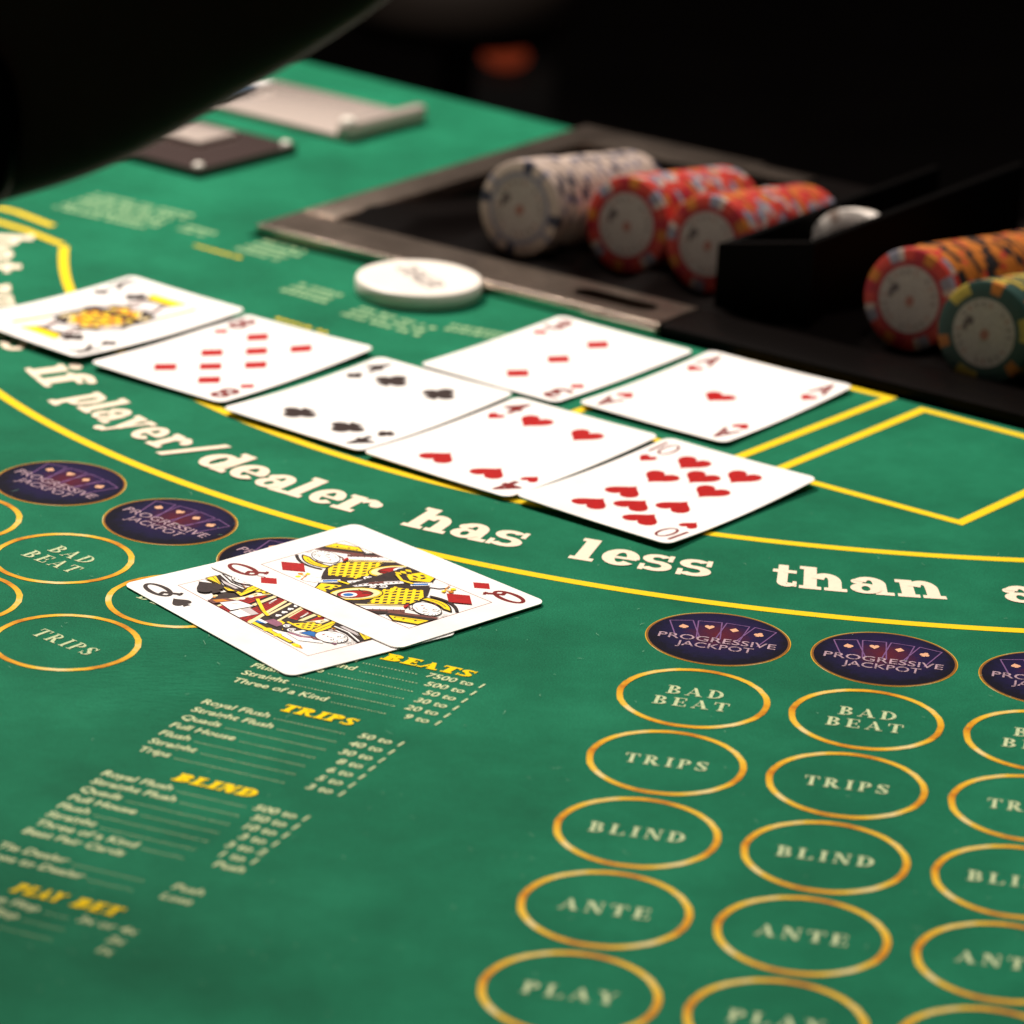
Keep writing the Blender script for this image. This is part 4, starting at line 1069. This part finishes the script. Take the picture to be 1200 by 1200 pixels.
def chip_stack(tube, t0, z0, seq, front_label, rest_label, group, t_end=.208, rot0=0.0, first_faces=True, n=None, lean=0.0):
    """chips standing on edge, axis running away from the players along the tube"""
    tilt = math.atan(SLOPE); i = 0
    nmax = n or int((t_end - t0) / (CT + .00005))
    rn = random.Random(int(tube * 1e5))
    for i in range(nmax):
        kind = seq(i); d = STK[kind]
        t = t0 + i * (CT + .00006) * math.cos(tilt); z = z0 - i * (CT + .00006) * math.sin(tilt) + (rn.random() - .5) * .0007
        p = rw(tube + (rn.random() - .5) * .0012, t)
        root = link('poker_chip', None if i == 0 else d['mesh'])
        # local +z of the chip points away along the tube (r2, tilted down)
        ax = Vector((r2.x * math.cos(tilt), r2.y * math.cos(tilt), -math.sin(tilt)))
        xx = Vector((r1.x, r1.y, 0)); yy = ax.cross(xx)
        mt = Matrix((xx, yy, ax)).transposed().to_4x4() @ Matrix.Rotation(rot0 + rn.random() * 6.28, 4, 'Z') if i else Matrix((xx, yy, ax)).transposed().to_4x4() @ Matrix.Rotation(rot0, 4, 'Z')
        if lean: mt = mt @ Matrix.Rotation(lean, 4, 'X')
        mt.translation = (p.x, p.y, z); root.matrix_world = mt
        lab = front_label if i == 0 else (rest_label(kind) if callable(rest_label) else rest_label)
        tag(root, lab, 'poker chip', group)
        if i == 0:
            link('chip_body', d['mesh'], root)
            o = link('inlay', INLAY, root, (0, 0, -.00015))
            mk = link('face_marks', MARKS, root, (0, 0, -.0003)); mk.rotation_euler = (math.pi, 0, -rot0 + .3)
            rg = link('face_ring', d['ringm'], root, (0, 0, -.00008)); rg.rotation_euler = (math.pi, 0, 0)
G = 'poker chips stacked on edge in the tray'
chip_stack(.0990, .045, .0222, lambda i: 'white', 'grey-white poker chip at the front of the leftmost stack in the tray', 'grey-white poker chip in the leftmost stack behind its front chip', G, .132, rot0=.9)
chip_stack(.1420, .060, .0212, lambda i: 'red', 'red poker chip at the front of the stack beside the grey-white chips', 'red poker chip in the stack beside the grey-white chips, behind its front chip', G, .136, rot0=.2)
chip_stack(.1800, .060, .0208, lambda i: 'red', 'red poker chip at the front of the stack against the black partition', 'red poker chip in the stack against the black partition, behind its front chip', G, .140, rot0=1.1)
chip_stack(.2185, .106, .0135, lambda i: 'bone', 'white poker chip showing above the black partition in mid tray', 'white poker chip behind the one showing above the partition', G, n=3, rot0=.4)
chip_stack(.2804, .045, .0226, lambda i: 'red' if i < 2 else 'orange', 'red-edged poker chip at the front of the orange stack at right', lambda k: ('orange' if k == 'orange' else 'second red') + ' poker chip in the right-hand stack behind its red front chip', G, .170, rot0=.5)
chip_stack(.3210, .030, .0212, lambda i: 'green', 'dark green poker chip at the front of the rightmost stack', 'dark green and yellow poker chip in the rightmost stack behind its front chip', G, .120, rot0=.8)

# ================================================================== ACRYLIC HOLDERS near the far left of the table
def holder_frame(s, t, z=.0002):
    p = tw(s, t); return (p.x, p.y, z)
hA = link('card_holder', None, None, holder_frame(-.365, .219), TA)
tag(hA, 'dark smoked plastic card holder with round pegs whitened as glints on the felt', 'card holder')
bm = bmesh.new(); box_bm(bm, -.050, -.033, 0, .046, .033, .004, .001); link('base_plate', bm_mesh('base_plate', bm, M['smoke'], True, R(40)), hA)
glint_peg = lathe('glint_peg', [(0, 0), (.0024, 0), (.0024, .0006), (.0020, .0012), (.0011, .0016), (0, .0018)], M['puck'], 24)  # heads are plain white: the bright glint is put into their colour
for x, y in ((.0425, -.0285), (.0425, .0290), (-.006, -.0285)): link('glint_peg', glint_peg, hA, (x, y, .004))
bm = bmesh.new(); box_bm(bm, -.040, -.004, .0041, .020, .022, .0065, .001); link('clip', bm_mesh('clip', bm, M['acrylic'], True, R(40)), hA)
hB = link('card_tray', None, None, holder_frame(-.368, .310), TA)
tag(hB, 'clear plastic discard tray with a bright rounded end bar on the felt', 'discard tray')
bm = bmesh.new(); box_bm(bm, -.075, -.028, 0, .045, .030, .0030, .001); link('base_plate', bm_mesh('base_plate', bm, M['acrylic'], True, R(40)), hB)
bm = bmesh.new(); box_bm(bm, .0452, -.028, 0, .0525, .030, .0085, .003, 4); link('end_bar', bm_mesh('end_bar', bm, M['acrylic'], True, R(60)), hB)
link('glint_peg', lathe('glint_peg', [(0, 0), (.0034, 0), (.0034, .0006), (.0026, .0016), (0, .0022)], M['puck'], 24), hB, (.0490, -.0235, .0086))  # white head stands in for the glint on the bar
bm = bmesh.new(); box_bm(bm, -.072, -.018, .0036, -.034, .020, .0060, .001); o = link('card_stack', bm_mesh('card_stack', bm, M['card'], True, R(40)), hB)
bm = bmesh.new(); box_bm(bm, -.058, -.022, .0061, -.030, .004, .0078, .0006); link('blue_card', bm_mesh('blue_card', bm, M['blueish'], True, R(40)), hB)

# ================================================================== BLACK HOOD over the top left corner
def on_y(x, y, Y):
    d = ray(x, y); k = Y / d.y; return Vector((d.x * k, Y, CAM_H + d.z * k))
HY = .86
hood = link('black_hood', None, None, (-.36, HY + .03, 0))
tag(hood, 'large smooth rounded black hood cutting across the top left corner above the felt', 'hood')
low_px = [(-420, 330), (-300, 312), (-200, 295), (-100, 271), (0, 243), (60, 227), (110, 210), (160, 188), (205, 163), (250, 136), (300, 106), (345, 80), (385, 54), (430, 24), (480, -14), (520, -60), (545, -120), (548, -200), (500, -300), (380, -380), (150, -430), (-150, -440), (-420, -400)]
prof = [on_y(x, y + 9, HY) for x, y in low_px]
cxm = sum(p.x for p in prof) / len(prof); czm = sum(p.z for p in prof) / len(prof)
bm = bmesh.new(); loops = []
LY = [(.024, .0), (.012, .0005), (.005, .003), (.0012, .009), (0, .018), (0, .034), (.003, .046), (.012, .056), (.030, .062), (.07, .066)]
for inset, dy in LY:
    lp = []
    for p in prof:
        v = Vector((p.x - cxm, 0, p.z - czm)); l = v.length; k = (l - inset) / l
        lp.append(bm.verts.new((cxm + v.x * k + .36, dy - .03, czm + v.z * k)))
    loops.append(lp)
n = len(prof)
for a, b in zip(loops, loops[1:]):
    for i in range(n): bm.faces.new((a[i], a[(i + 1) % n], b[(i + 1) % n], b[i]))
bm.faces.new(loops[0]); bm.faces.new(list(reversed(loops[-1])))
bmesh.ops.recalc_face_normals(bm, faces=bm.faces[:])
me = bm_mesh('hood_shell', bm, M['hood'], True)
o = link('hood_shell', me, hood); md = o.modifiers.new('sub', 'SUBSURF'); md.levels = 2; md.render_levels = 2
bm = bmesh.new(); box_bm(bm, -.03, -.02, .0005, .03, .02, .20, .006); link('post', bm_mesh('post', bm, M['hood'], True, R(40)), hood)
# side cap with a faint rim at the picture's left edge
cpt = on_y(-18, 150, HY); 
cap = lathe('side_cap', [(0, .004), (.010, .0042), (.0112, .0030), (.0118, .0)], M['gloss_black'], 48)
o = link('side_cap', cap, hood, (cpt.x + .36, -.0305, cpt.z)); o.rotation_euler = (R(90), 0, 0); o.scale = (.75, 1.7, 1)

# ================================================================== DARK BACKGROUND
M['seat'] = simple('seat_vinyl', (.016, .012, .010), .6, spec=.1)
sc_ = on_y(540, -36, 3.0)
stool = link('bar_stool', None, None, (sc_.x, sc_.y, -.78))
tag(stool, 'out of focus grey-brown seat in the dark behind the table, at the top edge', 'stool')
zs = sc_.z + .78
link('seat', lathe('seat', [(0, zs - .05), (.085, zs - .05), (.10, zs - .03), (.10, zs + .004), (.085, zs + .022), (0, zs + .028)], M['seat'], 48, smooth_angle=R(80)), stool)
link('stem', lathe('stem', [(0, .02), (.016, .02), (.016, zs - .0505), (0, zs - .0505)], M['matt_black'], 20), stool)
link('foot', lathe('foot', [(0, .0005), (.14, .0005), (.14, .008), (.02, .0195), (0, .0195)], M['matt_black'], 32), stool)
lp = on_y(592, 66, 4.2)
lampo = link('red_lamp', None, None, (lp.x, lp.y, -.78))
tag(lampo, 'small dim red lamp glowing in the dark background', 'lamp')
bm = bmesh.new(); bmesh.ops.create_uvsphere(bm, u_segments=20, v_segments=12, radius=.0175)
for v in bm.verts: v.co.x *= 1.5; v.co.z *= .8
o = link('lamp_glass', bm_mesh('lamp_glass', bm, M['lamp_red'], True), lampo, (0, 0, lp.z + .78))
bm = bmesh.new(); box_bm(bm, -.06, -.06, 0, .06, .06, lp.z + .78 - .019, .01); link('pedestal', bm_mesh('pedestal', bm, M['matt_black'], True, R(40)), lampo)
